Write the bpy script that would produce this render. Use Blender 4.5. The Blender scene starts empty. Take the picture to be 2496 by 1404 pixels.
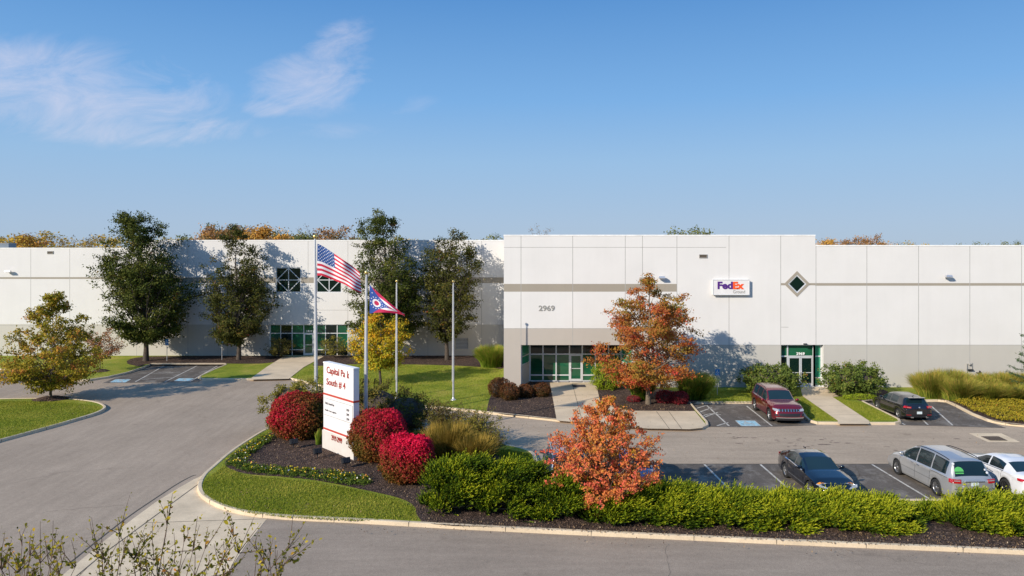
import bpy, bmesh, math, random
import numpy as np
from mathutils import Vector, Matrix, geometry

# ------------------------------------------------------------------ camera, sky, sun
S = bpy.context.scene
C = S.collection
F, HC, HY, CX = 1800.0, 10.5, 615.0, 1248.0          # focal length (px), eye height, horizon row, centre column of the photograph
cam_d = bpy.data.cameras.new('camera'); cam = bpy.data.objects.new('camera', cam_d); C.objects.link(cam)
cam.location = (0, 0, HC); cam.rotation_euler = (math.radians(90), 0, 0)
cam_d.sensor_width = 36; cam_d.lens = 36 * F / 2496; cam_d.shift_y = -87 / 2496
cam_d.clip_start = .2; cam_d.clip_end = 6000
S.camera = cam
AZ, EL = math.radians(43), math.radians(26)
D = Vector((math.cos(EL) * math.cos(AZ), math.cos(EL) * math.sin(AZ), -math.sin(EL)))   # where the light travels
sl = bpy.data.lights.new('sun', 'SUN'); sun = bpy.data.objects.new('sun', sl); C.objects.link(sun)
sl.energy = 4.9; sl.angle = math.radians(.5); sl.color = (1.0, .91, .775)
sun.rotation_euler = D.to_track_quat('-Z', 'Y').to_euler(); sun.location = (-30, -30, 60)
W = bpy.data.worlds.new('World'); S.world = W; W.use_nodes = True
nt = W.node_tree; N = nt.nodes; Lk = nt.links
bg = N['Background']; bg.inputs['Strength'].default_value = .11
sky = N.new('ShaderNodeTexSky'); sky.sky_type = 'NISHITA'; sky.sun_disc = False
sky.sun_elevation = EL; sky.sun_rotation = math.atan2(-D.x, -D.y); sky.air_density = 1.0; sky.dust_density = .4; sky.ozone_density = 3.0; sky.altitude = 250

def mathn(nt, op, a, b=None, clamp=False):
    n = nt.nodes.new('ShaderNodeMath'); n.operation = op; n.use_clamp = clamp
    for i, v in enumerate((a, b)):
        if v is None: continue
        if isinstance(v, (int, float)): n.inputs[i].default_value = v
        else: nt.links.new(v, n.inputs[i])
    return n.outputs[0]
tc = N.new('ShaderNodeTexCoord'); sp = N.new('ShaderNodeSeparateXYZ'); Lk.new(tc.outputs['Generated'], sp.inputs[0])
yy = mathn(nt, 'MAXIMUM', sp.outputs[1], .05)
u = mathn(nt, 'DIVIDE', sp.outputs[0], yy); v = mathn(nt, 'DIVIDE', sp.outputs[2], yy)
def blob(cx, cy, rx, ry, tilt=0.0):
    a = mathn(nt, 'SUBTRACT', u, cx); b = mathn(nt, 'SUBTRACT', v, cy)
    b = mathn(nt, 'SUBTRACT', b, mathn(nt, 'MULTIPLY', a, tilt))
    a = mathn(nt, 'DIVIDE', a, rx); b = mathn(nt, 'DIVIDE', b, ry)
    r = mathn(nt, 'ADD', mathn(nt, 'MULTIPLY', a, a), mathn(nt, 'MULTIPLY', b, b))
    return mathn(nt, 'SUBTRACT', 1.0, r, True)
cv = N.new('ShaderNodeCombineXYZ'); Lk.new(u, cv.inputs[0]); Lk.new(mathn(nt, 'ADD', mathn(nt, 'MULTIPLY', v, 2.3), mathn(nt, 'MULTIPLY', u, -.35)), cv.inputs[1])
no = N.new('ShaderNodeTexNoise'); no.inputs['Scale'].default_value = 7.5; no.inputs['Detail'].default_value = 11; no.inputs['Roughness'].default_value = .66; no.inputs['Distortion'].default_value = .7
Lk.new(cv.outputs[0], no.inputs['Vector'])
msk = blob(-.62, .222, .28, .082, -.10)
for a, wt in (((-.50, .165, .21, .030, 0), .9), ((-.275, .232, .105, .058, .15), 1.0), ((-.245, .275, .065, .040, .4), .9), ((-.33, .196, .05, .018, 0), .9), ((-.19, .200, .13, .018, 0), .40), ((-.26, .165, .10, .014, 0), .35)):
    msk = mathn(nt, 'MAXIMUM', msk, mathn(nt, 'MULTIPLY', blob(*a), wt))
den = mathn(nt, 'SUBTRACT', mathn(nt, 'ADD', mathn(nt, 'MULTIPLY', no.outputs[0], 2.0), mathn(nt, 'MULTIPLY', msk, .62)), 1.12, True)
den = mathn(nt, 'MULTIPLY', mathn(nt, 'MULTIPLY', den, 1.15, True), mathn(nt, 'MULTIPLY', msk, 1.6, True))
den = mathn(nt, 'MULTIPLY', den, .62)
mx = N.new('ShaderNodeMix'); mx.data_type = 'RGBA'; Lk.new(den, mx.inputs[0])
sc = N.new('ShaderNodeMix'); sc.data_type = 'RGBA'; sc.blend_type = 'MULTIPLY'; sc.inputs[0].default_value = 1
sc.inputs[7].default_value = (1.0, .98, 1.04, 1)
Lk.new(sky.outputs[0], sc.inputs[6])
rp = N.new('ShaderNodeValToRGB'); e_ = rp.color_ramp.elements
for q_ in range(3): e_.new(.5)
for q_, (p_, c_) in zip(e_, ((0, (.38, .49, .62)), (.04, (.36, .49, .66)), (.12, (.29, .475, .71)), (.20, (.185, .40, .72)), (.34, (.085, .26, .59)))): q_.position = p_; q_.color = (*[x_ / 1.0 for x_ in c_], 1)
Lk.new(mathn(nt, 'MAXIMUM', sp.outputs[2], 0), rp.inputs[0])
gn = N.new('ShaderNodeMix'); gn.data_type = 'RGBA'; gn.blend_type = 'MULTIPLY'; gn.inputs[0].default_value = 1; gn.inputs[7].default_value = (9.1, 9.1, 9.1, 1); gn.clamp_result = False; Lk.new(rp.outputs[0], gn.inputs[6])
m2 = N.new('ShaderNodeMix'); m2.data_type = 'RGBA'; m2.inputs[0].default_value = .95; Lk.new(sc.outputs[2], m2.inputs[6]); Lk.new(gn.outputs[2], m2.inputs[7]); Lk.new(m2.outputs[2], mx.inputs[6]); mx.inputs[7].default_value = (6.6, 6.3, 7.2, 1)
Lk.new(mx.outputs[2], bg.inputs[0])
S.view_settings.view_transform = 'Standard'; S.view_settings.look = 'None'; S.view_settings.gamma = 1; S.view_settings.exposure = 0.12
S.render.engine = 'CYCLES'

# ------------------------------------------------------------------ helpers
def G(x, y, z=0.0):
    """where a ray through photograph point (x, y) meets the level z"""
    Y = (HC - z) * F / (y - HY); return Vector(((x - CX) * Y / F, Y, z))
def WX(x, Y): return (x - CX) * Y / F
def WZ(y, Y): return HC - (y - HY) * Y / F

def tag(o, label=None, cat=None, group=None, kind=None):
    if label: o['label'] = label
    if cat: o['category'] = cat
    if group: o['group'] = group
    if kind: o['kind'] = kind
    return o
def link(name, me, parent=None):
    o = bpy.data.objects.new(name, me); C.objects.link(o)
    if parent: o.parent = parent
    return o
def thing(name, label, cat, loc=(0, 0, 0), rz=0.0, group=None):
    o = bpy.data.objects.new(name, None); C.objects.link(o); o.empty_display_size = .3
    o.location = loc; o.rotation_euler = (0, 0, rz); return tag(o, label, cat, group)

def npmesh(name, V, Fc, mats, tint=None, mi=None, smooth=False):
    V = np.asarray(V, dtype=np.float32).reshape(-1, 3); Fc = np.asarray(Fc, dtype=np.int32)
    m, k = Fc.shape
    me = bpy.data.meshes.new(name); me.vertices.add(len(V)); me.loops.add(m * k); me.polygons.add(m)
    me.vertices.foreach_set('co', V.ravel()); me.loops.foreach_set('vertex_index', Fc.ravel())
    me.polygons.foreach_set('loop_start', np.arange(0, m * k, k, dtype=np.int32))
    if mi is not None: me.polygons.foreach_set('material_index', np.asarray(mi, dtype=np.int32))
    me.polygons.foreach_set('use_smooth', np.full(m, smooth, dtype=bool))
    if tint is not None:
        a = me.attributes.new('tint', 'FLOAT', 'FACE'); a.data.foreach_set('value', np.asarray(tint, dtype=np.float32))
    for q in (mats if isinstance(mats, (list, tuple)) else [mats]): me.materials.append(q)
    me.update(calc_edges=True); return me

class MB:
    """collects boxes, prisms and tubes; build() links them as one mesh"""
    def __init__(s): s.v = []; s.f = []; s.m = []; s.sm = []
    def add(s, vs, fs, mi=0, smooth=False):
        n = len(s.v); s.v += [tuple(p) for p in vs]; s.f += [tuple(n + i for i in f) for f in fs]; s.m += [mi] * len(fs); s.sm += [smooth] * len(fs); return s
    def box(s, x0, x1, y0, y1, z0, z1, mi=0, M=None):
        vs = [Vector((x, y, z)) for z in (z0, z1) for y in (y0, y1) for x in (x0, x1)]
        if M is not None: vs = [M @ p for p in vs]
        return s.add(vs, [(0, 2, 3, 1), (4, 5, 7, 6), (0, 1, 5, 4), (2, 6, 7, 3), (0, 4, 6, 2), (1, 3, 7, 5)], mi)
    def tube(s, pts, r, n=8, mi=0, cap=True, smooth=True):
        pts = [Vector(p) for p in pts]; rs = r if isinstance(r, (list, tuple)) else [r] * len(pts)
        rings = []
        for i, p in enumerate(pts):
            d = (pts[min(i + 1, len(pts) - 1)] - pts[max(i - 1, 0)]).normalized()
            a = d.orthogonal().normalized() if abs(d.z) > .9 else Vector((0, 0, 1)).cross(d).normalized()
            if abs(d.z) > .9: a = Vector((1, 0, 0)); a = (a - d * a.dot(d)).normalized()
            b = d.cross(a)
            rings.append([p + (a * math.cos(2 * math.pi * k / n) + b * math.sin(2 * math.pi * k / n)) * rs[i] for k in range(n)])
        vs = [q for rg in rings for q in rg]; fs = []
        for i in range(len(pts) - 1):
            for k in range(n):
                fs.append((i * n + k, i * n + (k + 1) % n, (i + 1) * n + (k + 1) % n, (i + 1) * n + k))
        s.add(vs, fs, mi, smooth)
        if cap: s.add(rings[0][::-1], [tuple(range(n))], mi); s.add(rings[-1], [tuple(range(n))], mi)
        return s
    def lathe(s, prof, c=(0, 0, 0), n=16, axis='z', mi=0, smooth=True):
        vs = []
        for (r, h) in prof:
            for k in range(n):
                a = 2 * math.pi * k / n; p = (r * math.cos(a), r * math.sin(a), h)
                if axis == 'y': p = (p[0], p[2], p[1])
                vs.append((p[0] + c[0], p[1] + c[1], p[2] + c[2]))
        fs = []
        for i in range(len(prof) - 1):
            for k in range(n): fs.append((i * n + k, i * n + (k + 1) % n, (i + 1) * n + (k + 1) % n, (i + 1) * n + k))
        return s.add(vs, fs, mi, smooth)
    def prism(s, poly, z0, z1, mi=0, bottom=True):
        poly = [Vector((p[0], p[1], 0)) for p in poly]
        if sum(poly[i].x * poly[(i + 1) % len(poly)].y - poly[(i + 1) % len(poly)].x * poly[i].y for i in range(len(poly))) < 0: poly = poly[::-1]
        n = len(poly); vs = [(p.x, p.y, z1) for p in poly] + [(p.x, p.y, z0) for p in poly]
        tris = geometry.tessellate_polygon([poly]); fs = []
        for t in tris:
            a, b, c = (poly[i] for i in t)
            fs.append(t if (b - a).cross(c - a).z > 0 else t[::-1])
        s.add(vs, fs, mi); s.add(vs, [(i, n + i, n + (i + 1) % n, (i + 1) % n) for i in range(n)], mi)
        return s
    def build(s, name, mats, parent=None):
        me = bpy.data.meshes.new(name); me.from_pydata(s.v, [], s.f)
        for q in (mats if isinstance(mats, (list, tuple)) else [mats]): me.materials.append(q)
        me.polygons.foreach_set('material_index', s.m); me.polygons.foreach_set('use_smooth', s.sm); me.update()
        return link(name, me, parent)

def smooth_line(P, n=6, closed=False):
    P = [Vector(p) for p in P]; out = []; m = len(P)
    for i in range(m if closed else m - 1):
        if closed: a, b, c, d = P[(i - 1) % m], P[i], P[(i + 1) % m], P[(i + 2) % m]
        else: a, b, c, d = P[max(i - 1, 0)], P[i], P[i + 1], P[min(i + 2, m - 1)]
        for k in range(n):
            t = k / n; out.append(.5 * ((2 * b) + (c - a) * t + (2 * a - 5 * b + 4 * c - d) * t * t + (3 * b - a - 3 * c + d) * t ** 3))
    if not closed: out.append(P[-1])
    return out

# ------------------------------------------------------------------ materials
def new_mat(name):
    m = bpy.data.materials.new(name); m.use_nodes = True; return m, m.node_tree, m.node_tree.nodes['Principled BSDF']
def noise(nt, scale, detail=4, rough=.55, vec=None, stretch=None, dist=0):
    if vec is None:
        g = nt.nodes.new('ShaderNodeNewGeometry'); vec = g.outputs['Position']
    if stretch:
        mp = nt.nodes.new('ShaderNodeMapping'); mp.inputs['Scale'].default_value = stretch[:3]
        if len(stretch) > 3: mp.inputs['Rotation'].default_value = (0, 0, stretch[3])
        nt.links.new(vec, mp.inputs[0]); vec = mp.outputs[0]
    n = nt.nodes.new('ShaderNodeTexNoise'); n.inputs['Scale'].default_value = scale; n.inputs['Detail'].default_value = detail
    n.inputs['Roughness'].default_value = rough; n.inputs['Distortion'].default_value = dist
    nt.links.new(vec, n.inputs['Vector']); return n.outputs[0]
def ramp(nt, fac, stops):
    r = nt.nodes.new('ShaderNodeValToRGB'); e = r.color_ramp.elements
    while len(e) < len(stops): e.new(.5)
    for q, (p, c) in zip(e, stops): q.position = p; q.color = (c[0], c[1], c[2], 1)
    nt.links.new(fac, r.inputs[0]); return r.outputs[0]
def mixc(nt, fac, a, b, mode='MIX'):
    m = nt.nodes.new('ShaderNodeMix'); m.data_type = 'RGBA'; m.blend_type = mode
    for i, q in ((0, fac), (6, a), (7, b)):
        if isinstance(q, (int, float)): m.inputs[i].default_value = q
        elif isinstance(q, tuple): m.inputs[i].default_value = (q[0], q[1], q[2], 1)
        else: nt.links.new(q, m.inputs[i])
    return m.outputs[2]
def bump(nt, bs, h, strength=.3, dist=.02):
    b = nt.nodes.new('ShaderNodeBump'); b.inputs['Strength'].default_value = strength; b.inputs['Distance'].default_value = dist
    nt.links.new(h, b.inputs['Height']); nt.links.new(b.outputs[0], bs.inputs['Normal'])
def plain(name, c, rough=.6, metal=0, var=.12, scale=3.0, coat=0, spec=None, bmp=0):
    m, nt, bs = new_mat(name)
    f = noise(nt, scale, 5)
    col = ramp(nt, f, [(.3, tuple(x * (1 - var) for x in c)), (.7, tuple(min(1, x * (1 + var)) for x in c))])
    nt.links.new(col, bs.inputs['Base Color']); bs.inputs['Roughness'].default_value = rough; bs.inputs['Metallic'].default_value = metal
    if coat: bs.inputs['Coat Weight'].default_value = coat; bs.inputs['Coat Roughness'].default_value = .04
    if spec is not None: bs.inputs['Specular IOR Level'].default_value = spec
    if bmp: bump(nt, bs, noise(nt, scale * 8, 4), bmp, .01)
    return m
def asphalt(name, c, streak=(.3, 1.6, 1), crack=.5, var=.22, scuff=0):
    m, nt, bs = new_mat(name)
    dk = tuple(x * (1 - var) for x in c); lt = tuple(x * (1 + var * .7) for x in c)
    col = ramp(nt, noise(nt, .22, 5, .6), [(.3, dk), (.7, lt)])
    col = mixc(nt, .55, col, ramp(nt, noise(nt, 1.3, 6, .65, stretch=streak), [(.3, dk), (.72, lt)]))
    fine = noise(nt, 26, 3, .7)
    col = mixc(nt, .5, col, ramp(nt, fine, [(.3, (.42, .42, .42)), (.7, (1.5, 1.5, 1.5))]), 'MULTIPLY')
    col = mixc(nt, .35, col, ramp(nt, noise(nt, 5, 5, .7), [(.3, (.7, .7, .7)), (.7, (1.25, 1.25, 1.25))]), 'MULTIPLY')
    if scuff:                                                        # worn pale patches where the aggregate shows
        col = mixc(nt, mathn(nt, 'MULTIPLY', ramp(nt, noise(nt, 1.1, 8, .72, stretch=(1, .6, 1, .5)), [(.50, (0, 0, 0)), (.66, (1, 1, 1))]), scuff), col, (.34, .31, .27))
    # oil spots and hairline cracks
    sp_ = ramp(nt, noise(nt, .9, 3, .5), [(.66, (1, 1, 1)), (.80, (.72, .71, .70))])
    col = mixc(nt, 1.0, col, sp_, 'MULTIPLY')
    g = nt.nodes.new('ShaderNodeNewGeometry'); vn = nt.nodes.new('ShaderNodeTexVoronoi'); vn.feature = 'DISTANCE_TO_EDGE'; vn.inputs['Scale'].default_value = .16
    nn = nt.nodes.new('ShaderNodeTexNoise'); nn.inputs['Scale'].default_value = .8; nn.inputs['Detail'].default_value = 5
    va = nt.nodes.new('ShaderNodeVectorMath'); va.operation = 'MULTIPLY_ADD'; va.inputs[1].default_value = (2.2, 2.2, 0)
    nt.links.new(g.outputs['Position'], nn.inputs['Vector']); nt.links.new(nn.outputs['Color'], va.inputs[0]); nt.links.new(g.outputs['Position'], va.inputs[2])
    nt.links.new(va.outputs[0], vn.inputs['Vector'])
    ck = ramp(nt, vn.outputs['Distance'], [(.0, (1, 1, 1)), (.006, (0, 0, 0))])
    ckm = mathn(nt, 'MULTIPLY', ck, ramp(nt, noise(nt, .12, 2), [(.5, (0, 0, 0)), (.6, (1, 1, 1))]))
    col = mixc(nt, mathn(nt, 'MULTIPLY', ckm, crack), col, tuple(x * .35 for x in c))
    nt.links.new(col, bs.inputs['Base Color']); bs.inputs['Roughness'].default_value = .92; bs.inputs['Specular IOR Level'].default_value = .04
    bump(nt, bs, fine, .25, .01); return m
def concrete(name, c, var=.10):
    m, nt, bs = new_mat(name)
    col = ramp(nt, noise(nt, .7, 7, .65), [(.3, tuple(x * (1 - var * 1.6) for x in c)), (.7, tuple(x * (1 + var) for x in c))])
    col = mixc(nt, .4, col, ramp(nt, noise(nt, 18, 4, .7), [(.3, (.7, .7, .7)), (.7, (1.2, 1.2, 1.2))]), 'MULTIPLY')
    nt.links.new(col, bs.inputs['Base Color']); bs.inputs['Roughness'].default_value = .9; bs.inputs['Specular IOR Level'].default_value = .05; return m
def paintwall(name, c, var=.03):
    m, nt, bs = new_mat(name)
    col = ramp(nt, noise(nt, .35, 4, .6), [(.3, tuple(x * (1 - var) for x in c)), (.7, tuple(x * (1 + var) for x in c))])
    drip = ramp(nt, noise(nt, 1.4, 5, .6, stretch=(1.6, 1, .12)), [(.35, (.95, .95, .945)), (.6, (1, 1, 1))])
    col = mixc(nt, .3, col, drip, 'MULTIPLY')
    nt.links.new(col, bs.inputs['Base Color']); bs.inputs['Roughness'].default_value = .85; bs.inputs['Specular IOR Level'].default_value = .06
    bump(nt, bs, noise(nt, 30, 4), .08, .005); return m
def turf(name, a, b, c):
    m, nt, bs = new_mat(name)
    col = ramp(nt, noise(nt, .45, 6, .65), [(.30, a), (.52, b), (.72, c)])
    col = mixc(nt, .75, col, ramp(nt, noise(nt, 9, 5, .75), [(.28, (.45, .5, .4)), (.5, (.95, .97, .9)), (.75, (1.5, 1.45, 1.3))]), 'MULTIPLY')
    nt.links.new(col, bs.inputs['Base Color']); bs.inputs['Roughness'].default_value = .9; bs.inputs['Specular IOR Level'].default_value = .15
    bump(nt, bs, noise(nt, 22, 4, .7), .9, .05); return m
def mulch(name, c):
    m, nt, bs = new_mat(name)
    vn = nt.nodes.new('ShaderNodeTexVoronoi'); vn.inputs['Scale'].default_value = 16; g = nt.nodes.new('ShaderNodeNewGeometry'); nt.links.new(g.outputs['Position'], vn.inputs['Vector'])
    bw = nt.nodes.new('ShaderNodeRGBToBW'); nt.links.new(vn.outputs['Color'], bw.inputs[0])
    col = ramp(nt, bw.outputs[0], [(.2, tuple(x * .5 for x in c)), (.6, c), (.86, (c[0] * 1.9, c[1] * 1.8, c[2] * 1.7)), (.97, (.38, .28, .20))])
    col = mixc(nt, .6, col, ramp(nt, noise(nt, .5, 5), [(.3, (.7, .7, .72)), (.7, (1.35, 1.25, 1.15))]), 'MULTIPLY')
    nt.links.new(col, bs.inputs['Base Color']); bs.inputs['Roughness'].default_value = .95; bs.inputs['Specular IOR Level'].default_value = .1
    bump(nt, bs, vn.outputs['Distance'], .9, .05); return m
def leafm(name, stops, transl=.3, rough=.6):
    m, nt, bs = new_mat(name)
    at = nt.nodes.new('ShaderNodeAttribute'); at.attribute_name = 'tint'
    col = ramp(nt, at.outputs['Fac'], stops)
    nt.links.new(col, bs.inputs['Base Color']); bs.inputs['Roughness'].default_value = rough; bs.inputs['Specular IOR Level'].default_value = .10
    tr = nt.nodes.new('ShaderNodeBsdfTranslucent'); ms = nt.nodes.new('ShaderNodeMixShader'); ms.inputs[0].default_value = transl
    nt.links.new(col, tr.inputs[0]); nt.links.new(bs.outputs[0], ms.inputs[1]); nt.links.new(tr.outputs[0], ms.inputs[2])
    nt.links.new(ms.outputs[0], nt.nodes['Material Output'].inputs[0]); return m
def glassm(name, a, b, rough=.04):
    m, nt, bs = new_mat(name)
    col = ramp(nt, noise(nt, .5, 2, .4), [(.35, a), (.65, b)])
    nt.links.new(col, bs.inputs['Base Color']); bs.inputs['Roughness'].default_value = rough; bs.inputs['Specular IOR Level'].default_value = .6
    bump(nt, bs, noise(nt, .8, 2), .04, .02); return m

M = {}
M['aisle'] = asphalt('aisle_asphalt', (.45, .352, .258), (.25, 1.4, 1), .35)
M['street'] = asphalt('street_asphalt', (.36, .285, .218), (.25, 1.4, 1), .3)
M['drive'] = asphalt('drive_asphalt', (.41, .322, .242), (1.5, .22, 1, .75), .35)
M['lot'] = asphalt('lot_asphalt', (.145, .125, .108), (.8, .8, 1), .9, .32, .55)
M['concrete'] = concrete('kerb_concrete', (.66, .53, .37)); M['walk'] = concrete('walk_concrete', (.68, .54, .375)); M['apron'] = concrete('apron_concrete', (.72, .57, .39), .14)
M['joint'] = plain('dark_joint', (.10, .08, .06), .9)
M['turf'] = turf('turf', (.15, .20, .020), (.25, .28, .032), (.42, .34, .08))
M['field'] = turf('field', (.035, .055, .012), (.07, .10, .02), (.12, .12, .03))
M['mulch'] = mulch('mulch', (.085, .060, .050))
M['white'] = paintwall('white_wall', (.705, .685, .665)); M['cream'] = paintwall('cream_wall', (.64, .595, .535)); M['greyw'] = paintwall('pale_grey_wall', (.50, .475, .43))
M['pier'] = paintwall('pier_grey', (.475, .425, .375)); M['band'] = paintwall('band_grey', (.345, .305, .25)); M['lgrey'] = paintwall('light_grey_wall', (.54, .51, .455))
M['groove'] = plain('groove', (.36, .35, .33), .9); M['lip'] = plain('groove_lip', (.85, .84, .82), .7)
M['glass'] = glassm('green_glass', (.010, .075, .036), (.018, .13, .062)); M['glassd'] = glassm('dark_glass', (.003, .010, .008), (.005, .018, .014))
M['glassg'] = glassm('bright_green_glass', (.03, .24, .13), (.05, .34, .20))
M['alu'] = plain('aluminium', (.70, .71, .72), .4, .3, .05); M['steel'] = plain('pole_metal', (.60, .60, .62), .38, .55, .08, 1.5)
M['gold'] = plain('gold_ball', (.75, .55, .20), .25, .8); M['roof'] = plain('roof_membrane', (.55, .54, .52), .9)
M['line'] = plain('road_paint', (.50, .47, .42), .85, 0, .35, 5); M['bluep'] = plain('blue_paint', (.30, .50, .58), .8, 0, .4, 4)
M['signw'] = plain('sign_white', (.74, .72, .71), .5, 0, .05, 1.5); M['red'] = plain('sign_red', (.46, .055, .035), .6, 0, .08); M['redl'] = plain('sign_letters', (.34, .03, .02), .6, 0, .15)
M['ink'] = plain('ink', (.06, .05, .06), .7); M['grey_ink'] = plain('grey_letters', (.30, .29, .27), .7); M['signb'] = plain('sign_base', (.62, .57, .52), .7, 0, .05)
M['blue'] = plain('sign_blue', (.02, .20, .50), .5, 0, .08); M['purple'] = plain('purple', (.085, .02, .20), .5, 0, .03); M['orange'] = plain('orange', (.90, .10, .015), .5, 0, .03)
M['black'] = plain('black_plastic', (.02, .02, .022), .5); M['dark'] = plain('dark_void', (.012, .012, .012), .9)
M['bark'] = plain('bark', (.15, .115, .08), .95, 0, .4, 7, bmp=.5); M['barkd'] = plain('dark_bark', (.075, .058, .045), .95, 0, .4, 7, bmp=.5); M['twig'] = plain('twig', (.12, .07, .045), .9, 0, .3, 9)
M['zelk'] = leafm('leaf_dark_green', [(0, (.030, .044, .008)), (.45, (.074, .092, .015)), (.8, (.145, .142, .026)), (.93, (.20, .15, .03)), (1, (.26, .05, .02))], .18)
M['zelk2'] = leafm('leaf_bronze_green', [(0, (.030, .038, .010)), (.45, (.075, .080, .016)), (.78, (.145, .125, .025)), (.9, (.20, .11, .03)), (1, (.34, .05, .03))], .2)
M['gold_leaf'] = leafm('leaf_olive_gold', [(0, (.12, .13, .012)), (.35, (.25, .23, .022)), (.65, (.44, .33, .035)), (.85, (.52, .27, .05)), (1, (.46, .15, .04))])
M['yellow'] = leafm('leaf_yellow', [(0, (.16, .22, .02)), (.3, (.36, .36, .03)), (.65, (.65, .42, .025)), (1, (.70, .28, .02))])
M['maple'] = leafm('leaf_russet', [(0, (.22, .20, .03)), (.25, (.38, .22, .04)), (.55, (.50, .17, .045)), (.8, (.46, .09, .035)), (1, (.58, .04, .06))])
M['orange_leaf'] = leafm('leaf_orange', [(0, (.46, .30, .03)), (.25, (.64, .27, .06)), (.6, (.76, .20, .08)), (.85, (.74, .14, .09)), (1, (.60, .08, .07))], .3)
M['copper'] = leafm('leaf_copper', [(0, (.20, .14, .04)), (.5, (.42, .17, .07)), (1, (.46, .12, .06))])
M['crimson'] = leafm('leaf_crimson', [(0, (.13, .10, .02)), (.30, (.24, .075, .022)), (.50, (.40, .025, .035)), (.75, (.72, .012, .060)), (1, (.95, .03, .11))], .22)
M['brown_leaf'] = leafm('leaf_brown', [(0, (.04, .045, .01)), (.5, (.12, .055, .02)), (1, (.22, .06, .03))], .2)
M['burg'] = leafm('leaf_burgundy', [(0, (.10, .02, .02)), (.6, (.28, .03, .04)), (1, (.38, .08, .06))], .2)
M['shrub'] = leafm('leaf_shrub', [(0, (.05, .085, .018)), (.5, (.14, .185, .035)), (.85, (.25, .25, .05)), (1, (.36, .12, .06))], .22)
M['shrub_y'] = leafm('leaf_shrub_yellow', [(0, (.10, .11, .02)), (.5, (.24, .21, .035)), (.85, (.36, .30, .05)), (1, (.36, .16, .04))], .22)
M['shrub_d'] = leafm('leaf_shrub_dark', [(0, (.05, .05, .015)), (.5, (.14, .125, .025)), (.85, (.27, .21, .04)), (1, (.22, .08, .03))], .18)
M['lime'] = leafm('leaf_lime', [(0, (.12, .17, .015)), (.5, (.28, .36, .025)), (1, (.45, .42, .03))], .25)
M['juniper'] = leafm('leaf_juniper', [(0, (.012, .026, .003)), (.35, (.062, .112, .006)), (.7, (.20, .25, .010)), (1, (.42, .42, .02))], .18)
M['spruce'] = leafm('leaf_spruce', [(0, (.02, .05, .02)), (.6, (.06, .11, .04)), (1, (.12, .16, .06))], .1)
M['grassy'] = leafm('blade_green_gold', [(0, (.11, .15, .02)), (.45, (.26, .29, .035)), (.8, (.42, .36, .07)), (1, (.54, .32, .09))], .3)
M['grassg'] = leafm('blade_green', [(0, (.10, .16, .015)), (.5, (.22, .32, .03)), (.85, (.36, .38, .06)), (1, (.50, .30, .08))], .3)
M['tawny'] = leafm('blade_tawny', [(0, (.10, .09, .015)), (.5, (.30, .21, .03)), (1, (.50, .33, .08))], .3)
M['turf_blade'] = leafm('blade_turf', [(0, (.14, .19, .016)), (.5, (.29, .32, .034)), (1, (.52, .43, .10))], .3)
M['cover'] = leafm('leaf_cover', [(0, (.13, .12, .012)), (.5, (.33, .27, .025)), (.85, (.50, .36, .03)), (1, (.50, .18, .04))], .2)
M['flower'] = leafm('flowers', [(0, (.05, .09, .012)), (.5, (.12, .17, .02)), (.62, (.75, .50, .02)), (.8, (.80, .60, .05)), (.9, (.62, .25, .06)), (.94, (.75, .72, .62)), (1, (.25, .30, .55))], .15)
M['far1'] = leafm('far_yellow', [(0, (.24, .18, .03)), (.5, (.55, .36, .05)), (1, (.75, .48, .08))], .2)
M['far2'] = leafm('far_green', [(0, (.07, .09, .03)), (.5, (.18, .19, .05)), (1, (.33, .28, .08))], .2)
M['far3'] = leafm('far_orange', [(0, (.28, .17, .04)), (.5, (.62, .32, .06)), (1, (.78, .42, .10))], .2)
M['far4'] = leafm('far_russet', [(0, (.18, .10, .04)), (.5, (.38, .19, .07)), (1, (.50, .28, .10))], .2)
M['far5'] = leafm('far_bare', [(0, (.20, .17, .14)), (1, (.34, .27, .21))], .1)
M['fred'] = plain('flag_red', (.56, .012, .045), .7, 0, .1, 2); M['fwhite'] = plain('flag_white', (.78, .76, .78), .7, 0, .05, 2); M['fblue'] = plain('flag_blue', (.020, .075, .26), .7, 0, .1, 2)
M['fred2'] = plain('flag_crimson', (.50, .010, .075), .7, 0, .1, 2); M['fblue2'] = plain('flag_royal_blue', (.025, .075, .33), .7, 0, .1, 2)

# ------------------------------------------------------------------ ground, roads, lawns
def px(poly, z=0.0): return [G(x, y, z) for x, y in poly]
def sheet(name, poly, m, z, parent=None, kind='structure'):
    mb = MB(); mb.prism(poly, z - .003, z, 0); o = mb.build(name, m, parent)
    if kind: tag(o, kind=kind)
    return o
MB().box(-900, 900, -500, 2500, -.30, -.02).build('ground', M['field']); tag(bpy.data.objects['ground'], kind='structure')
sheet('drive_road', [(-130, -8), (130, -8), (130, 70), (-130, 70)], M['drive'], 0)
sheet('parking_aisle', [G(1290, 1131), G(3400, 1131), G(3400, 1000), G(1150, 990)] + [G(1080, 1020), G(1180, 1075)], M['aisle'], .004)
sheet('street', px([(700, 1262), (653, 1262), (560, 1388), (430, 1600), (420, 1900), (5200, 1900), (3600, 1388)]), M['street'], .004)
sheet('concrete_apron', px([(520, 1150), (497, 1157), (470, 1170), (430, 1193), (380, 1224), (320, 1268), (250, 1322), (160, 1396), (20, 1520), (-300, 1850), (330, 1850), (470, 1540), (560, 1388), (600, 1328), (653, 1262), (700, 1240), (700, 1150)]), M['apron'], .008)
mb = MB()
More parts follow.
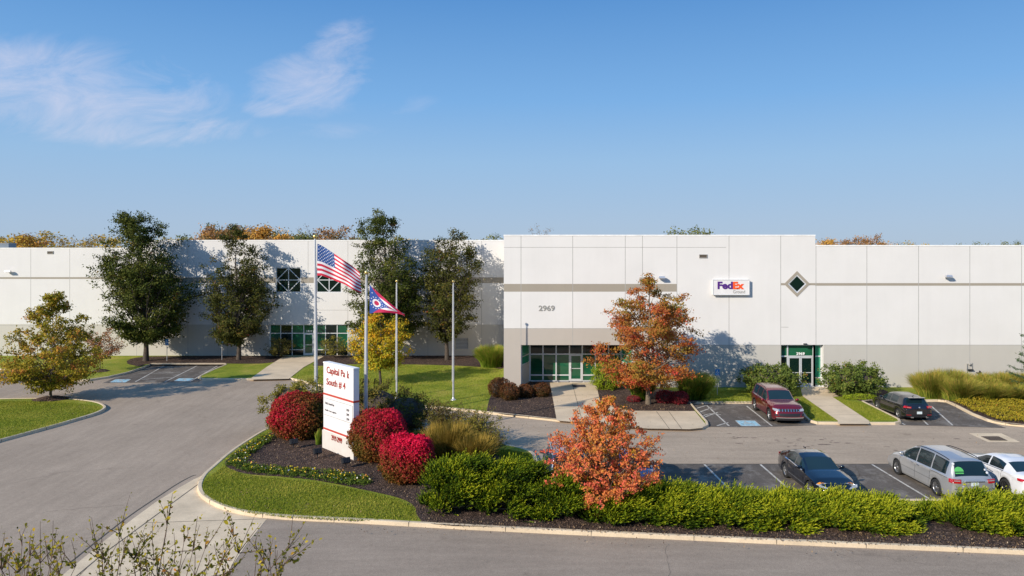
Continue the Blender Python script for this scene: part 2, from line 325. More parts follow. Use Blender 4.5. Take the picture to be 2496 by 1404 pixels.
def ribbon(mb, pts, w, z, mi=0):
    pts = [Vector(p) for p in pts]; L_, R_ = [], []
    for i, p in enumerate(pts):
        d = (pts[min(i + 1, len(pts) - 1)] - pts[max(i - 1, 0)]); d.z = 0; d.normalize(); n = Vector((-d.y, d.x, 0)) * w / 2
        L_.append((p.x + n.x, p.y + n.y, z)); R_.append((p.x - n.x, p.y - n.y, z))
    k = len(pts); mb.add(L_ + R_, [(k + i, k + i + 1, i + 1, i) for i in range(k - 1)], mi)
ribbon(mb, px([(503, 1166), (440, 1212), (355, 1275), (250, 1352), (180, 1410)]), .05, .0115)
ribbon(mb, px([(353, 1275), (500, 1270), (651, 1265)]), .035, .0115)
ribbon(mb, smooth_line(px([(478, 1158), (465, 1162), (430, 1181), (380, 1214), (318, 1256), (250, 1308), (160, 1380)]), 4), .05, .0115)
ribbon(mb, px([(1310, 1131), (2000, 1131.5), (2600, 1131)]), .07, .0135)
ribbon(mb, px([(1724, 1041), (1850, 1041.5), (1985, 1036.5)]), .06, .0135)
ribbon(mb, px([(2195, 1036.5), (2300, 1039), (2452, 1043.5)]), .06, .0135)
tag(mb.build('road_joint', M['joint']), kind='structure')
lotz = .008
sheet('parking_lot', px([(1310, 1131), (3400, 1131), (3400, 1236), (1310, 1236)]), M['lot'], lotz)
sheet('parking_bay', px([(1670, 980), (1960, 980), (1990, 1037), (1850, 1041), (1722, 1040), (1690, 1010)]), M['lot'], lotz)
sheet('parking_bay', px([(2090, 975), (2310, 976), (2380, 1018), (2452, 1043), (2300, 1038), (2194, 1036)]), M['lot'], lotz)
sheet('parking_bay', px([(360, 886), (556, 886), (484, 931), (250, 934)]), M['lot'], lotz)
sheet('parking_bay', px([(-500, 898), (80, 900), (97, 934), (-500, 937)]), M['lot'], lotz)

rk = random.Random(8)
def crack(pts, w_, z, jit=.12, n=7):
    P_ = px(pts); out = []
    for a, b in zip(P_, P_[1:]):
        for k in range(n): q = a.lerp(b, k / n); out.append(Vector((q.x + rk.uniform(-jit, jit), q.y + rk.uniform(-jit, jit), 0)))
    return out + [P_[-1]], w_, z
mb = MB()
for a in (crack([(1620, 1318), (1625, 1345), (1632, 1380), (1628, 1440)], .008, .0085, .06),
          crack([(100, 1250), (190, 1240), (300, 1232)], .013, .004, .08), crack([(20, 1180), (160, 1150), (330, 1140)], .012, .004, .08), crack([(1500, 1060), (1700, 1068), (1900, 1063)], .013, .0085, .06),
          crack([(1340, 1160), (1500, 1150), (1700, 1158), (1860, 1150), (2060, 1160), (2180, 1156)], .045, .0135, .05, 5), crack([(2085, 1135), (2095, 1160), (2070, 1190), (2090, 1222)], .05, .0135, .04, 5), crack([(1650, 1200), (1800, 1190), (1900, 1205)], .04, .0135, .05, 5),
          crack([(2220, 1000), (2280, 990), (2330, 1005), (2350, 1022)], .05, .0135, .04, 5), crack([(2240, 1030), (2300, 1010), (2360, 1030)], .04, .0135, .04, 5), crack([(1700, 1012), (1760, 1000), (1820, 1008)], .04, .0135, .04, 5), crack([(300, 928), (380, 905), (470, 900)], .05, .0135, .05, 5)):
    if len(a[0]) > 1: ribbon(mb, smooth_line(a[0], 2), a[1], a[2])
tag(mb.build('asphalt_crack', M['joint']), kind='structure')
mb = MB()                                                          # oil drips and damp spots on the aisle
for k in range(46):
    cx_, cy_ = (rk.gauss(1975, 60), rk.gauss(1078, 9)) if k < 26 else ((rk.gauss(1810, 26), rk.gauss(1066, 6)) if k < 36 else (rk.gauss(2260, 120), rk.gauss(1085, 8)))
    p_ = G(cx_, cy_); rr_ = rk.uniform(.02, .085); el = rk.uniform(1.2, 3.2)
    mb.add([(p_.x + rr_ * el * math.cos(t) * rk.uniform(.7, 1.2), p_.y + rr_ * math.sin(t) * rk.uniform(.7, 1.2), .0088) for t in [q * math.pi / 5 for q in range(10)]], [tuple(range(10))])
tag(mb.build('oil_stain', plain('oil_stain', (.17, .12, .09), .9)), kind='structure')

def kerb(name, pts, w=.16, h=.155, closed=False, m='concrete'):
    mb = MB(); pts = [Vector(p) for p in pts]; n = len(pts); ring = []
    for i, p in enumerate(pts):
        if closed: d = pts[(i + 1) % n] - pts[(i - 1) % n]
        else: d = pts[min(i + 1, n - 1)] - pts[max(i - 1, 0)]
        d.z = 0; d.normalize(); q = Vector((-d.y, d.x, 0)); hh = h
        ring += [p + q * (w / 2 + .015) + Vector((0, 0, -.01 - p.z)), p + q * w / 2 + Vector((0, 0, hh - .02 - p.z)), p + q * (w / 2 - .025) + Vector((0, 0, hh - p.z)),
                 p - q * (w / 2 - .025) + Vector((0, 0, hh - p.z)), p - q * w / 2 + Vector((0, 0, hh - .02 - p.z)), p - q * (w / 2 + .015) + Vector((0, 0, -.01 - p.z))]
    fs = []
    for i in range(n if closed else n - 1):
        for k in range(5): fs.append((i * 6 + k, i * 6 + k + 1, ((i + 1) % n) * 6 + k + 1, ((i + 1) % n) * 6 + k))
    mb.add(ring, fs)
    # expansion joints
    acc = 0
    for i in range(n - 1):
        acc += (pts[i + 1] - pts[i]).length
        if acc > 3.0:
            acc = 0; d = (pts[i + 1] - pts[i]); d.z = 0; d.normalize(); q = Vector((-d.y, d.x, 0)); a = pts[i]; e = .007
            c = [a + q * (w / 2 + .018) - d * e, a - q * (w / 2 + .018) - d * e, a - q * (w / 2 + .018) + d * e, a + q * (w / 2 + .018) + d * e]
            mb.add([(p.x, p.y, h + .003) for p in c] + [(p.x, p.y, 0) for p in c], [(0, 1, 2, 3), (0, 4, 5, 1), (1, 5, 6, 2), (2, 6, 7, 3), (3, 7, 4, 0)], 1)
    return tag(mb.build(name, [M[m], M['joint']]), kind='structure')

LZ = .13
# planting strip along the building, one outline from far left to far right
north = [(-500, 901), (55, 903), (74, 909), (90, 926), (110, 932), (160, 932), (215, 929), (262, 922), (310, 911), (350, 898), (370, 889), (548, 889), (551, 892), (520, 905), (490, 919), (486, 923), (492, 926.5), (607, 926.5), (703, 924),
         (760, 936), (850, 960), (950, 982), (1040, 993.5), (1130, 1002), (1228, 1013), (1290, 1019.5), (1357, 1027), (1420, 1032), (1500, 1041), (1580, 1046.5), (1680, 1048), (1712, 1046), (1724, 1040), (1722, 1032), (1697, 1004), (1681, 985),
         (1760, 984), (1830, 984), (1934, 984), (1946, 994), (1964, 1020), (1974, 1029), (1992, 1034), (2100, 1035), (2180, 1035), (2193, 1032), (2190, 1026), (2150, 1006), (2102, 982), (2120, 980), (2200, 980), (2285, 979), (2308, 981), (2332, 992), (2370, 1012), (2410, 1028), (2450, 1036), (2500, 1041), (2700, 1050), (3400, 1070)]
npts = px(north)
sheet('lawn', npts + [Vector((70, 58.5, 0)), Vector((-.4, 58.5, 0)), Vector((-.4, 76, 0)), Vector((-120, 76, 0))], M['turf'], LZ)
kerb('kerb', npts)
# island with the monument sign
isl = [(648, 1052), (600, 1081), (560, 1109), (522, 1142), (500, 1162), (489, 1182), (488, 1198), (500, 1216), (540, 1238), (600, 1254), (700, 1265), (860, 1273), (1050, 1284), (1300, 1297), (1600, 1311), (2000, 1329), (2496, 1350), (3400, 1392)]
isr = [(3400, 1232), (2600, 1228), (2270, 1226), (1900, 1226), (1500, 1226), (1345, 1226), (1325, 1218), (1312, 1170), (1307, 1135), (1300, 1112), (1280, 1101), (1240, 1091), (1150, 1074), (1000, 1050), (850, 1038), (740, 1037), (680, 1042)]
ipts = smooth_line(px(isl + isr), 4, True)
sheet('lawn', ipts, M['turf'], LZ)
kerb('kerb', ipts, .19, .155, True)
# near left island
lf = [(-700, 985), (-100, 978), (60, 975.5), (150, 976), (205, 980), (238, 986), (254, 994), (252, 1001), (230, 1012), (180, 1027), (110, 1047), (0, 1077), (-200, 1130), (-700, 1240)]
lpts = smooth_line(px(lf), 4, True)
sheet('lawn', lpts, M['turf'], LZ); kerb('kerb', lpts, .17, .155, True)

def bed(name, poly, m, z=.150, n=3, wob=.06, seed=1):
    rnd = random.Random(seed); pts = smooth_line([G(x, y, LZ) for x, y in poly], n, True)
    pts = [Vector((p.x + rnd.uniform(-wob, wob), p.y + rnd.uniform(-wob, wob), 0)) for p in pts]
    return sheet(name, pts, m, z)
bed('mulch_bed', [(655, 1058), (600, 1087), (562, 1114), (549, 1134), (594, 1154), (680, 1162), (766, 1171), (876, 1192), (970, 1214), (1008, 1233), (1020, 1262), (1060, 1279), (1300, 1290), (1600, 1304), (2000, 1322), (2496, 1342), (3300, 1380), (3300, 1240), (2600, 1236), (1900, 1234), (1340, 1233), (1316, 1215), (1298, 1150), (1230, 1120), (1180, 1098), (1080, 1075), (1000, 1058), (850, 1046), (740, 1045), (685, 1048)], M['mulch'], .150, 4, .02, 1)
bed('mulch_bed', [(308, 884), (330, 872), (420, 868), (700, 868), (690, 878), (640, 886), (560, 886.5), (372, 886.5), (345, 893), (322, 890)], M['mulch'], .140, 3, .05, 2)
bed('mulch_bed', [(790, 866), (1000, 866), (1230, 866), (1231, 897), (1180, 895), (1100, 891), (980, 888), (850, 888), (765, 892), (775, 880)], M['mulch'], .140, 3, .05, 3)
sheet('mulch_bed', [G(x, y, LZ) for x, y in [(1186, 1003), (1192, 975), (1205, 945), (1224, 920), (1262, 915), (1345, 932), (1356, 1023), (1290, 1016), (1228, 1010)]], M['mulch'], .150)
sheet('mulch_bed', [G(x, y, LZ) for x, y in [(1452, 935), (1465, 989), (1495, 990), (1533, 1002), (1694, 1003), (1683, 986), (1712, 976), (1690, 962), (1610, 948), (1530, 940)]], M['mulch'], .150)
sheet('mulch_bed', [G(x, y, LZ) for x, y in [(2012, 944), (2044, 966), (2060, 968), (2104, 979), (2150, 977), (2165, 955), (2140, 944)]], M['mulch'], .150)
bed('mulch_bed', [(2235, 950), (2270, 965), (2300, 975), (2330, 985), (2370, 1007), (2420, 1026), (2500, 1037), (2700, 1046), (2700, 944), (2400, 944), (2240, 944)], M['mulch'], .150, 3, .04, 6)
for (x, y, r) in ((125, 972.5, .95), (245, 905, .6)):
    c = G(x, y, LZ); rr = random.Random(int(x)); pr = [(c.x + r * 1.25 * math.cos(a) * rr.uniform(.85, 1.15), c.y + r * math.sin(a) * rr.uniform(.85, 1.15)) for a in [k * math.pi / 9 for k in range(18)]]
    mb = MB(); mb.add([(p[0], p[1], LZ + .004) for p in pr] + [(c.x + (p[0] - c.x) * .5, c.y + (p[1] - c.y) * .5, LZ + .16) for p in pr] + [(c.x, c.y, LZ + .2)],
                      [(i, (i + 1) % 18, 18 + (i + 1) % 18, 18 + i) for i in range(18)] + [(18 + i, 18 + (i + 1) % 18, 36) for i in range(18)], 0, True)
    tag(mb.build('mulch_bed', M['mulch']), kind='structure')
# walks
def walk(poly, z=.158, joints=()):
    sheet('sidewalk', [G(x, y, LZ) for x, y in poly], M['walk'], z)
    if joints:
        mb = MB()
        for a, b in joints: ribbon(mb, [G(*a, .15), G(*b, .15)], .03, z + .003)
        tag(mb.build('sidewalk_joint', M['joint']), kind='structure')
walk([(690, 870), (790, 869), (741, 895), (704, 924), (607, 926), (650, 895)], .158, [((668, 884), (764, 883)), ((638, 903), (730, 902))])
walk([(1340, 933), (1452, 933), (1465, 989), (1495, 990), (1533, 1002), (1694, 1003), (1720, 1035), (1712, 1044), (1680, 1047), (1580, 1045.5), (1500, 1040), (1420, 1031), (1357, 1026), (1349, 980)], .158,
     [((1395, 935), (1420, 1030)), ((1348, 965), (1458, 962)), ((1352, 995), (1500, 992)), ((1533, 1002), (1556, 1044)), ((1600, 1003), (1632, 1046)), ((1630, 1003), (1662, 1046))])
walk([(1950, 941), (2014, 941), (2044, 967), (2029, 968), (2119, 1027), (2119, 1034), (2042, 1034), (2042, 1026), (1956, 966)], .158, [((1952, 958), (2031, 957)), ((1990, 990), (2064, 989)), ((2022, 1012), (2097, 1011))])
walk([(368, 886), (552, 886), (549, 889), (370, 889)], .160)

# painted lines
mb = MB()
for (a, b) in (((1853.5, 1132.5), (1958, 1223)), ((1717, 1132.5), (1808, 1223)), ((2125.5, 1132.5), (2276, 1223)), ((1989.5, 1132.5), (2110, 1223)), ((2262, 1132.5), (2435, 1223)), ((2398, 1132.5), (2590, 1223)), ((1581, 1132.5), (1650, 1223)), ((1445, 1132.5), (1485, 1223)),
               ((1820, 990), (1882, 1039)), ((1722, 988), (1777, 1038.5)), ((2211, 987), (2262, 1036)), ((2270, 990), (2322, 1037)), ((2170, 1015), (2206, 1036)),
               ((1709, 1020), (1750, 1005)), ((1700, 1007), (1735, 994)), ((1694, 997), (1722, 988)), ((1748, 1038), (1775, 1030)),
               ((400, 892), (330, 931)), ((480, 892), (402, 931)), ((530, 892), (462, 931)), ((385, 897), (455, 893)), ((365, 911), (440, 907)), ((345, 925), (420, 920)), ((0, 933), (60, 912)), ((-60, 922), (10, 905)), ((75, 931), (90, 917))):
    A, B = G(*a), G(*b); ribbon(mb, [A, B], .10, .0125)
P_ = [G(1709, 1021), G(1716, 1013), G(1733, 1009), G(1757, 1011), G(1745, 1023), G(1733, 1031)]
ribbon(mb, smooth_line(P_[:4], 5), .09, .0130)
tag(mb.build('parking_lines', M['line']), kind='structure')
# accessibility emblems painted on the bays
def emblem(q):
    q = [G(x, y) for x, y in q]
    mb = MB(); mb.add([(p.x, p.y, .0135) for p in q], [(0, 1, 2, 3)], 0)
    def P(u, v): p = q[0].lerp(q[1], u).lerp(q[3].lerp(q[2], u), v); return (p.x, p.y, .0165)
    def poly(L): mb.add([P(*t) for t in L], [tuple(range(len(L)))], 1)
    n = 14
    for k in range(n):                                              # wheel ring of the seated figure
        a, b = math.radians(120 + 270 * k / n), math.radians(120 + 270 * (k + 1) / n)
        poly([(.46 + .20 * math.cos(a), .60 + .20 * math.sin(a)), (.46 + .20 * math.cos(b), .60 + .20 * math.sin(b)), (.46 + .15 * math.cos(b), .60 + .15 * math.sin(b)), (.46 + .15 * math.cos(a), .60 + .15 * math.sin(a))])
    poly([(.42, .25), (.48, .25), (.48, .60), (.42, .60)]); poly([(.48, .54), (.66, .54), (.66, .60), (.48, .60)]); poly([(.62, .58), (.68, .56), (.76, .80), (.70, .82)]); poly([(.48, .38), (.62, .38), (.62, .42), (.48, .42)])
    poly([(.45 + .055 * math.cos(a), .17 + .055 * math.sin(a)) for a in [k * math.pi / 5 for k in range(10)]])
    for L in ([(0, 0), (1, 0), (1, .05), (0, .05)], [(0, .95), (1, .95), (1, 1), (0, 1)], [(0, 0), (.04, 0), (.04, 1), (0, 1)], [(.96, 0), (1, 0), (1, 1), (.96, 1)]): mb.add([P(*t)[:2] + (.0162,) for t in L], [(0, 1, 2, 3)], 1)
    tag(mb.build('parking_emblem', [M['bluep'], M['line']]), kind='structure')
emblem([(1791, 1025), (1840, 1025.5), (1856, 1039), (1806, 1039)])
emblem([(281, 925), (320, 925), (306, 932.5), (266, 932.5)]); emblem([(436, 922.5), (474, 922.5), (461, 929.5), (423, 929.5)])
# storm drain
sheet('drain_apron', px([(2361, 1056), (2441, 1056.5), (2487, 1078), (2408, 1077.5)]), M['apron'], .009)
dr = thing('storm_drain', 'square rusty storm drain grate in a pale concrete patch', 'drain', G(2424, 1069))
c0 = G(2424, 1069); q = [G(x, y) - c0 for x, y in ((2392, 1064.6), (2433, 1064.6), (2455, 1074.4), (2414, 1074))]
mb = MB(); mb.add([(p.x, p.y, .014) for p in q], [(0, 1, 2, 3)]); mb.build('drain_pit', M['dark'], dr)
mb = MB(); mb.m = []
for k in range(9):
    a = q[0].lerp(q[1], k / 8); b = q[3].lerp(q[2], k / 8); ribbon(mb, [a, b], .07, .024)
for k in range(2):
    ribbon(mb, [q[3 * k] * 1.0, (q[1] if k == 0 else q[2])], .06, .027)
mb.build('grate', plain('rust', (.16, .11, .075), .9), dr)

# ------------------------------------------------------------------ the warehouse
YB, YL, YR = 18900 / 333.0, 18900 / 255.0, 59.2                     # front plane, set-back plane, storefront plane
wh = thing('warehouse', 'long white concrete panel warehouse with grey bands and green storefronts', 'building', (0, YB, 0))
def loc(o): o.location = (0, -YB, 0); return o                       # parts are written in scene coordinates
class Wall:
    def __init__(s, Y, x0, x1, z0, z1): s.Y = Y; s.e = (x0, x1, z0, z1); s.op = []; s.xc = set((x0, x1)); s.zc = set((z0, z1)); s.gx = []; s.gz = []; s.reg = []
    def opening(s, a, b, c, d): s.op.append((a, b, c, d)); s.xc |= {a, b}; s.zc |= {c, d}
    def region(s, a, b, c, d, m): s.reg.append((a, b, c, d, m)); s.xc |= {max(a, s.e[0]), min(b, s.e[1])}; s.zc |= {max(c, s.e[2]), min(d, s.e[3])}
    def vjoint(s, x, z0=-1, z1=99): s.gx.append((x - .022, x + .022, z0, z1)); s.xc |= {x - .022, x + .022}
    def hjoint(s, z, x0, x1): s.gz.append((x0, x1, z - .018, z + .018)); s.zc |= {z - .018, z + .018}; s.xc |= {x0, x1}
    def build(s, name, base, depth=.35):
        mats = [base]; mb = MB(); X = sorted(x for x in s.xc if s.e[0] <= x <= s.e[1]); Z = sorted(z for z in s.zc if s.e[2] <= z <= s.e[3])
        mats += [M['groove'], M['lip']]
        for r in s.reg:
            if r[4] not in mats: mats.append(r[4])
        for i in range(len(X) - 1):
            if X[i + 1] - X[i] < 1e-5: continue
            for j in range(len(Z) - 1):
                if Z[j + 1] - Z[j] < 1e-5: continue
                cx, cz = (X[i] + X[i + 1]) / 2, (Z[j] + Z[j + 1]) / 2
                if any(a < cx < b and c < cz < d for a, b, c, d in s.op): continue
                mi = 0
                for r in s.reg:
                    if r[0] < cx < r[1] and r[2] < cz < r[3]: mi = mats.index(r[4])
                if any(a < cx < b and c < cz < d for a, b, c, d in s.gx) or any(a < cx < b and c < cz < d for a, b, c, d in s.gz): mi = 1
                y = s.Y
                mb.add([(X[i], y, Z[j]), (X[i + 1], y, Z[j]), (X[i + 1], y, Z[j + 1]), (X[i], y, Z[j + 1])], [(0, 1, 2, 3)], mi)
        for a, b, c, d in s.op:
            y0, y1 = s.Y, s.Y + depth
            mb.add([(a, y0, c), (b, y0, c), (b, y0, d), (a, y0, d), (a, y1, c), (b, y1, c), (b, y1, d), (a, y1, d)], [(0, 3, 7, 4), (1, 5, 6, 2), (3, 2, 6, 7), (0, 4, 5, 1)], 0)
        return loc(mb.build(name, mats, wh))
zt, zr, zl0, zl1 = WZ(575, YB), WZ(600, YB), WZ(606, YL), WZ(587, YL)
xb = lambda p: WX(p, YB); zb_ = lambda p: WZ(p, YB); xl = lambda p: WX(p, YL); zl = lambda p: WZ(p, YL)
# front block
w = Wall(YB, xb(1228), xb(1987), 0, zt)
w.region(-9, 99, 0, zb_(841), M['greyw']); w.region(-9, xb(1650), 0, zb_(800), M['pier']); w.region(-9, xb(1650), zb_(711), zb_(692), M['band'])
w.region(xb(1903), 99, zb_(695.5), zb_(690), M['band'])
w.opening(xb(1270), xb(1545), 0, zb_(841)); w.opening(xb(1904), xb(1987), .16, zb_(840.5))
for p in (1270, 1396, 1524, 1566, 1650, 1777, 1903): w.vjoint(xb(p))
for p in (603,): w.hjoint(zb_(p), xb(1228), xb(1770))
w.hjoint(zb_(801), xb(1228), xb(1650)); w.hjoint(zb_(797.5), xb(1903), xb(1922)); w.hjoint(zb_(841), xb(1650), xb(1903))
w.build('front_wall', M['white'], .5)
w = Wall(YB, xb(1987), 75, 0, zr)
w.region(-9, 99, 0, zb_(841), M['greyw']); w.region(-9, 99, zb_(696.5), zb_(690), M['band']); w.opening(xb(1987), xb(2007.5), .16, zb_(840.5))
for p in (1989, 2113, 2239, 2364, 2490, 2616, 2742, 2868): w.vjoint(xb(p))
w.hjoint(zb_(841), xb(2008), 74)
w.build('front_wall', M['white'], .5)
# set-back wing
w = Wall(YL, xl(340), xb(1228), 0, zl1)
w.region(-99, 99, 0, zl(791), M['lgrey']); w.region(-99, 99, zl(690), zl(676), M['band'])
w.region(xl(656), xl(849), 0, zl(790), M['white'])
w.opening(xl(657), xl(848), 0.14, zl(791)); w.opening(xl(672.5), xl(733.5), zl(713), zl(652)); w.opening(xl(771.5), xl(832.5), zl(713), zl(652)); w.opening(xl(1110), xl(1141), zl(851), zl(824))
for p in (361, 458, 555, 653, 751, 848, 946, 1043, 1174): w.vjoint(xl(p))
w.hjoint(zl(756), xl(751), xl(848))
w.build('set_back_wall', M['white'], .25)
w = Wall(YL, -100, xl(340), 0, zl0)
w.region(-199, 99, 0, zl(790), M['lgrey']); w.region(-199, 99, zl(680), zl(675.5), M['band'])
for p in (-315, -218, -120, -22, 75, 170, 268, 333): w.vjoint(xl(p))
w.hjoint(zl(793), -100, xl(333))
w.build('set_back_wall', M['white'], .25)
# returns, copings, roofs
mb = MB()
mb.box(xb(1228) + .001, xb(1228) + .3, YB + .003, YL + 3, 0, zt - .003)
mb.box(xb(1987) - .3, xb(1987) - .003, YB + .003, YB + 25, zr - .3, zt - .003)
mb.box(xl(340), xl(340) + .25, YL + .003, YL + 12, zl0 - .3, zl1 - .003)
for q_ in range(3):
    m_ = MB(); m_.v = mb.v[q_ * 8:q_ * 8 + 8]; m_.f = mb.f[:6]; m_.m = [0] * 6; m_.sm = [False] * 6; loc(m_.build('return_wall', M['white'], wh))
mb = MB()
mb.box(xb(1228) - .02, xb(1987) + .02, YB - .025, YB + .32, zt, zt + .09); mb.box(xb(1228) - .02, xb(1228) + .32, YB + .32, YL + 3, zt, zt + .09)
mb.box(xb(1987) + .021, 75, YB - .025, YB + .32, zr, zr + .09)
mb.box(xl(340) - .02, xb(1228) - .025, YL - .025, YL + .3, zl1, zl1 + .09); mb.box(-100, xl(340) - .021, YL - .025, YL + .3, zl0, zl0 + .09)
loc(mb.build('coping', M['lip'], wh))
mb = MB(); mb.box(xb(1228) + .31, xb(1987) - .31, YB + .33, YB + 24, zt - .8, zt - .6); mb.box(xb(1987), 75, YB + .34, YB + 110, zr - .9, zr - .6)
mb.box(-100, xb(1228), YL + .32, YL + 95, zl0 - .9, zl0 - .6); mb.box(xb(1228) + .32, xb(1987) - .01, YB + 24.1, YB + 110, zr - .9, zr - .6)
loc(mb.build('roof', M['roof'], wh))

def storefront(Y, xs, zs, x0, x1, z0, z1, skip=None, name='storefront', bar=.055, gl='glass', pane_m=None):
    """aluminium frame with one pane in every bay"""
    fr = MB()
    for x in xs: fr.box(x - bar / 2, x + bar / 2, Y - .06, Y + .04, z0, z1)
    X = sorted(xs)
    for z in zs:
        for i in range(len(X) - 1):
            if skip and skip(X[i], X[i + 1], z): continue
            fr.box(X[i] + bar / 2, X[i + 1] - bar / 2, Y - .055, Y + .035, z - bar / 2, z + bar / 2)
    f = loc(fr.build(name, M['alu'], wh))
    Zs = sorted(zs); k = 0
    for i in range(len(X) - 1):
        for j in range(len(Zs) - 1):
            if skip and skip(X[i], X[i + 1], (Zs[j] + Zs[j + 1]) / 2): continue
            m = M[pane_m(i, j)] if pane_m else M[gl]; p = MB(); e = .02; k += 1
            p.box(X[i] + e, X[i + 1] - e, Y, Y + .012, Zs[j] + e, Zs[j + 1] - e); p.build('pane', m, f)
    return f
def door(x0, x1, z0, z1, Y, side, gl='glass', double=False):
    d = MB(); b = .085
    d.box(x0, x0 + b, Y - .07, Y + .0, z0, z1); d.box(x1 - b, x1, Y - .07, Y, z0, z1); d.box(x0 + b, x1 - b, Y - .068, Y - .002, z1 - b, z1); d.box(x0 + b, x1 - b, Y - .068, Y - .002, z0, z0 + .2)
    d.box(x0 + b, x1 - b, Y - .066, Y - .03, z0 + 1.0, z0 + 1.05)
    o = loc(d.build('door', M['alu'], wh))
    MB().box(x0 + b, x1 - b, Y - .03, Y - .018, z0 + .2, z1 - b).build('door_pane', M[gl], o)
    hx = x1 - b / 2 if side > 0 else x0 + b / 2
    MB().tube([(hx, Y - .07, z0 + .85), (hx, Y - .15, z0 + .85), (hx, Y - .15, z0 + 1.25), (hx, Y - .07, z0 + 1.25)], .02, 6).build('handle', M['steel'], o)
    return o
zY = lambda p, Y: WZ(p, Y)
# left entrance
Y = YL + .2; X = [xl(p) for p in (658, 683, 711, 739.5, 763.5, 792.6, 821, 847)]; Z = [zl(868.5), zl(853), zl(812.7), zl(792)]
dx0, dx1 = X[3], X[4]
storefront(Y, X, Z, 0, 0, Z[0], Z[-1], skip=lambda a, b, z: abs(a - dx0) < .01 and z < Z[2] - .01, bar=.075, pane_m=lambda i, j: ['glass', 'glassd', 'glass', 'glass', 'glass', 'glassd', 'glass'][i] if j else 'glassd')
door(dx0 + .04, dx1 - .04, .17, Z[2] - .04, Y, 1)
MB().box(xl(657), xl(848), YL + .02, YL + .3, 0, .15).build('sill', M['walk'], wh).location = (0, -YB, 0)
# main entrance, set back under the header
Y = YR; xs_ = lambda p: WX(p, YR); zs_ = lambda p: WZ(p, YR)
X = [xs_(p) for p in (1292, 1323.5, 1355.5, 1388, 1419, 1451, 1483, 1513)]; Z = [.2, zs_(914), zs_(863), zs_(841) + .28]
dx0b, dx1b = X[3], X[4]
storefront(Y, X, Z, 0, 0, Z[0], Z[-1], skip=lambda a, b, z: abs(a - dx0b) < .01 and z < Z[2] - .01, bar=.10, pane_m=lambda i, j: 'glassd' if j == 2 else 'glass')
door(dx0b + .05, dx1b - .05, .17, Z[2] - .05, Y, -1)
mb = MB(); mb.box(xb(1242), xb(1600), YR + .05, YR + .15, 0, zt - 3, 0); mb.box(xb(1270), xb(1545), YB + .5, YR + .04, zb_(841) + .25, zb_(841) + .4, 0)
loc(mb.build('recess_lining', M['white'], wh))
# slanted side lights of the recess
for (xa, ya, xc, yc) in ((xb(1270) + .03, YB + .45, X[0] - .06, YR - .02), (X[-1] + .06, YR - .02, xb(1545) - .03, YB + .45)):
    A = Vector((xa, ya, 0)); B = Vector((xc, yc, 0)); d = (B - A); Ln = d.length; d.normalize(); n = Vector((-d.y, d.x, 0))
    Mx = Matrix.Translation(A) @ Matrix(((d.x, n.x, 0, 0), (d.y, n.y, 0, 0), (0, 0, 1, 0), (0, 0, 0, 1)))
    f = MB(); 
    for s_ in (0, Ln - .07): f.box(s_, s_ + .07, -.04, .04, .16, Z[-1] + .1, 0, Mx)
    for z in (.16, 1.72, 2.35, Z[-1] - .0): f.box(.07, Ln - .07, -.035, .035, z, z + .07, 0, Mx)
    o = loc(f.build('side_light', M['alu'], wh))
    MB().box(.07, Ln - .07, -.01, .01, 1.79, Z[-1], 0, Mx).build('pane', M['glassg'], o)
    MB().box(.07, Ln - .07, -.012, .012, .23, 1.72, 0, Mx).build('panel', M['lgrey'], o)  # opaque lower part: a pale reflection in the glass, built as plain colour
# right entrance
Y = YB + .42; X = [xb(p) for p in (1905, 1924, 1987.3, 2006.5)]; Z = [.19, zb_(923), zb_(870), zb_(842)]
storefront(Y, X, Z, 0, 0, Z[0], Z[-1], skip=lambda a, b, z: abs(a - X[1]) < .01 and z < Z[2] - .01, bar=.10, pane_m=lambda i, j: ('glassd', 'glassd', 'glassg')[i] if j < 2 else ('glassg' if i == 2 else 'glass'))
xm = (X[1] + X[2]) / 2
door(X[1] + .06, xm - .01, .17, Z[2] - .06, Y, 1, 'glassd'); door(xm + .01, X[2] - .06, .17, Z[2] - .06, Y, -1, 'glassd')
# right panes: light from inside put into a brighter green glass colour
# square windows with diamond bars
for x0 in (672.5, 771.5):
    a, b, c, d = xl(x0), xl(x0 + 61), zl(713), zl(652); Y = YL + .1; mx_, mz_ = (a + b) / 2, (c + d) / 2; f = MB(); t = .075
    f.box(a, a + t, Y - .05, Y + .04, c, d); f.box(b - t, b, Y - .05, Y + .04, c, d); f.box(a + t, b - t, Y - .05, Y + .04, c, c + t); f.box(a + t, b - t, Y - .05, Y + .04, d - t, d)
    f.box(mx_ - t / 2, mx_ + t / 2, Y - .048, Y + .03, c + t, d - t); f.box(a + t, mx_ - t / 2, Y - .046, Y + .03, mz_ - t / 2, mz_ + t / 2); f.box(mx_ + t / 2, b - t, Y - .046, Y + .03, mz_ - t / 2, mz_ + t / 2)
    for (p, q_) in (((a + t, mz_), (mx_, d - t)), ((mx_, d - t), (b - t, mz_)), ((b - t, mz_), (mx_, c + t)), ((mx_, c + t), (a + t, mz_))):
        dv = Vector((q_[0] - p[0], 0, q_[1] - p[1])).normalized(); nv = Vector((-dv.z, 0, dv.x)) * t / 2; P0 = Vector((p[0], Y - .06, p[1])); P1 = Vector((q_[0], Y - .06, q_[1])); bk = Vector((0, .05, 0))
        vs = [P0 - nv, P1 - nv, P1 + nv, P0 + nv]; f.add([*vs, *[k + bk for k in vs]], [(0, 1, 2, 3), (0, 4, 5, 1), (2, 6, 7, 3), (1, 5, 6, 2), (3, 7, 4, 0)])
    o = loc(f.build('window', M['alu'], wh)); MB().box(a + t, b - t, Y + .0, Y + .01, c + t, d - t).build('pane', M['glassd'], o)
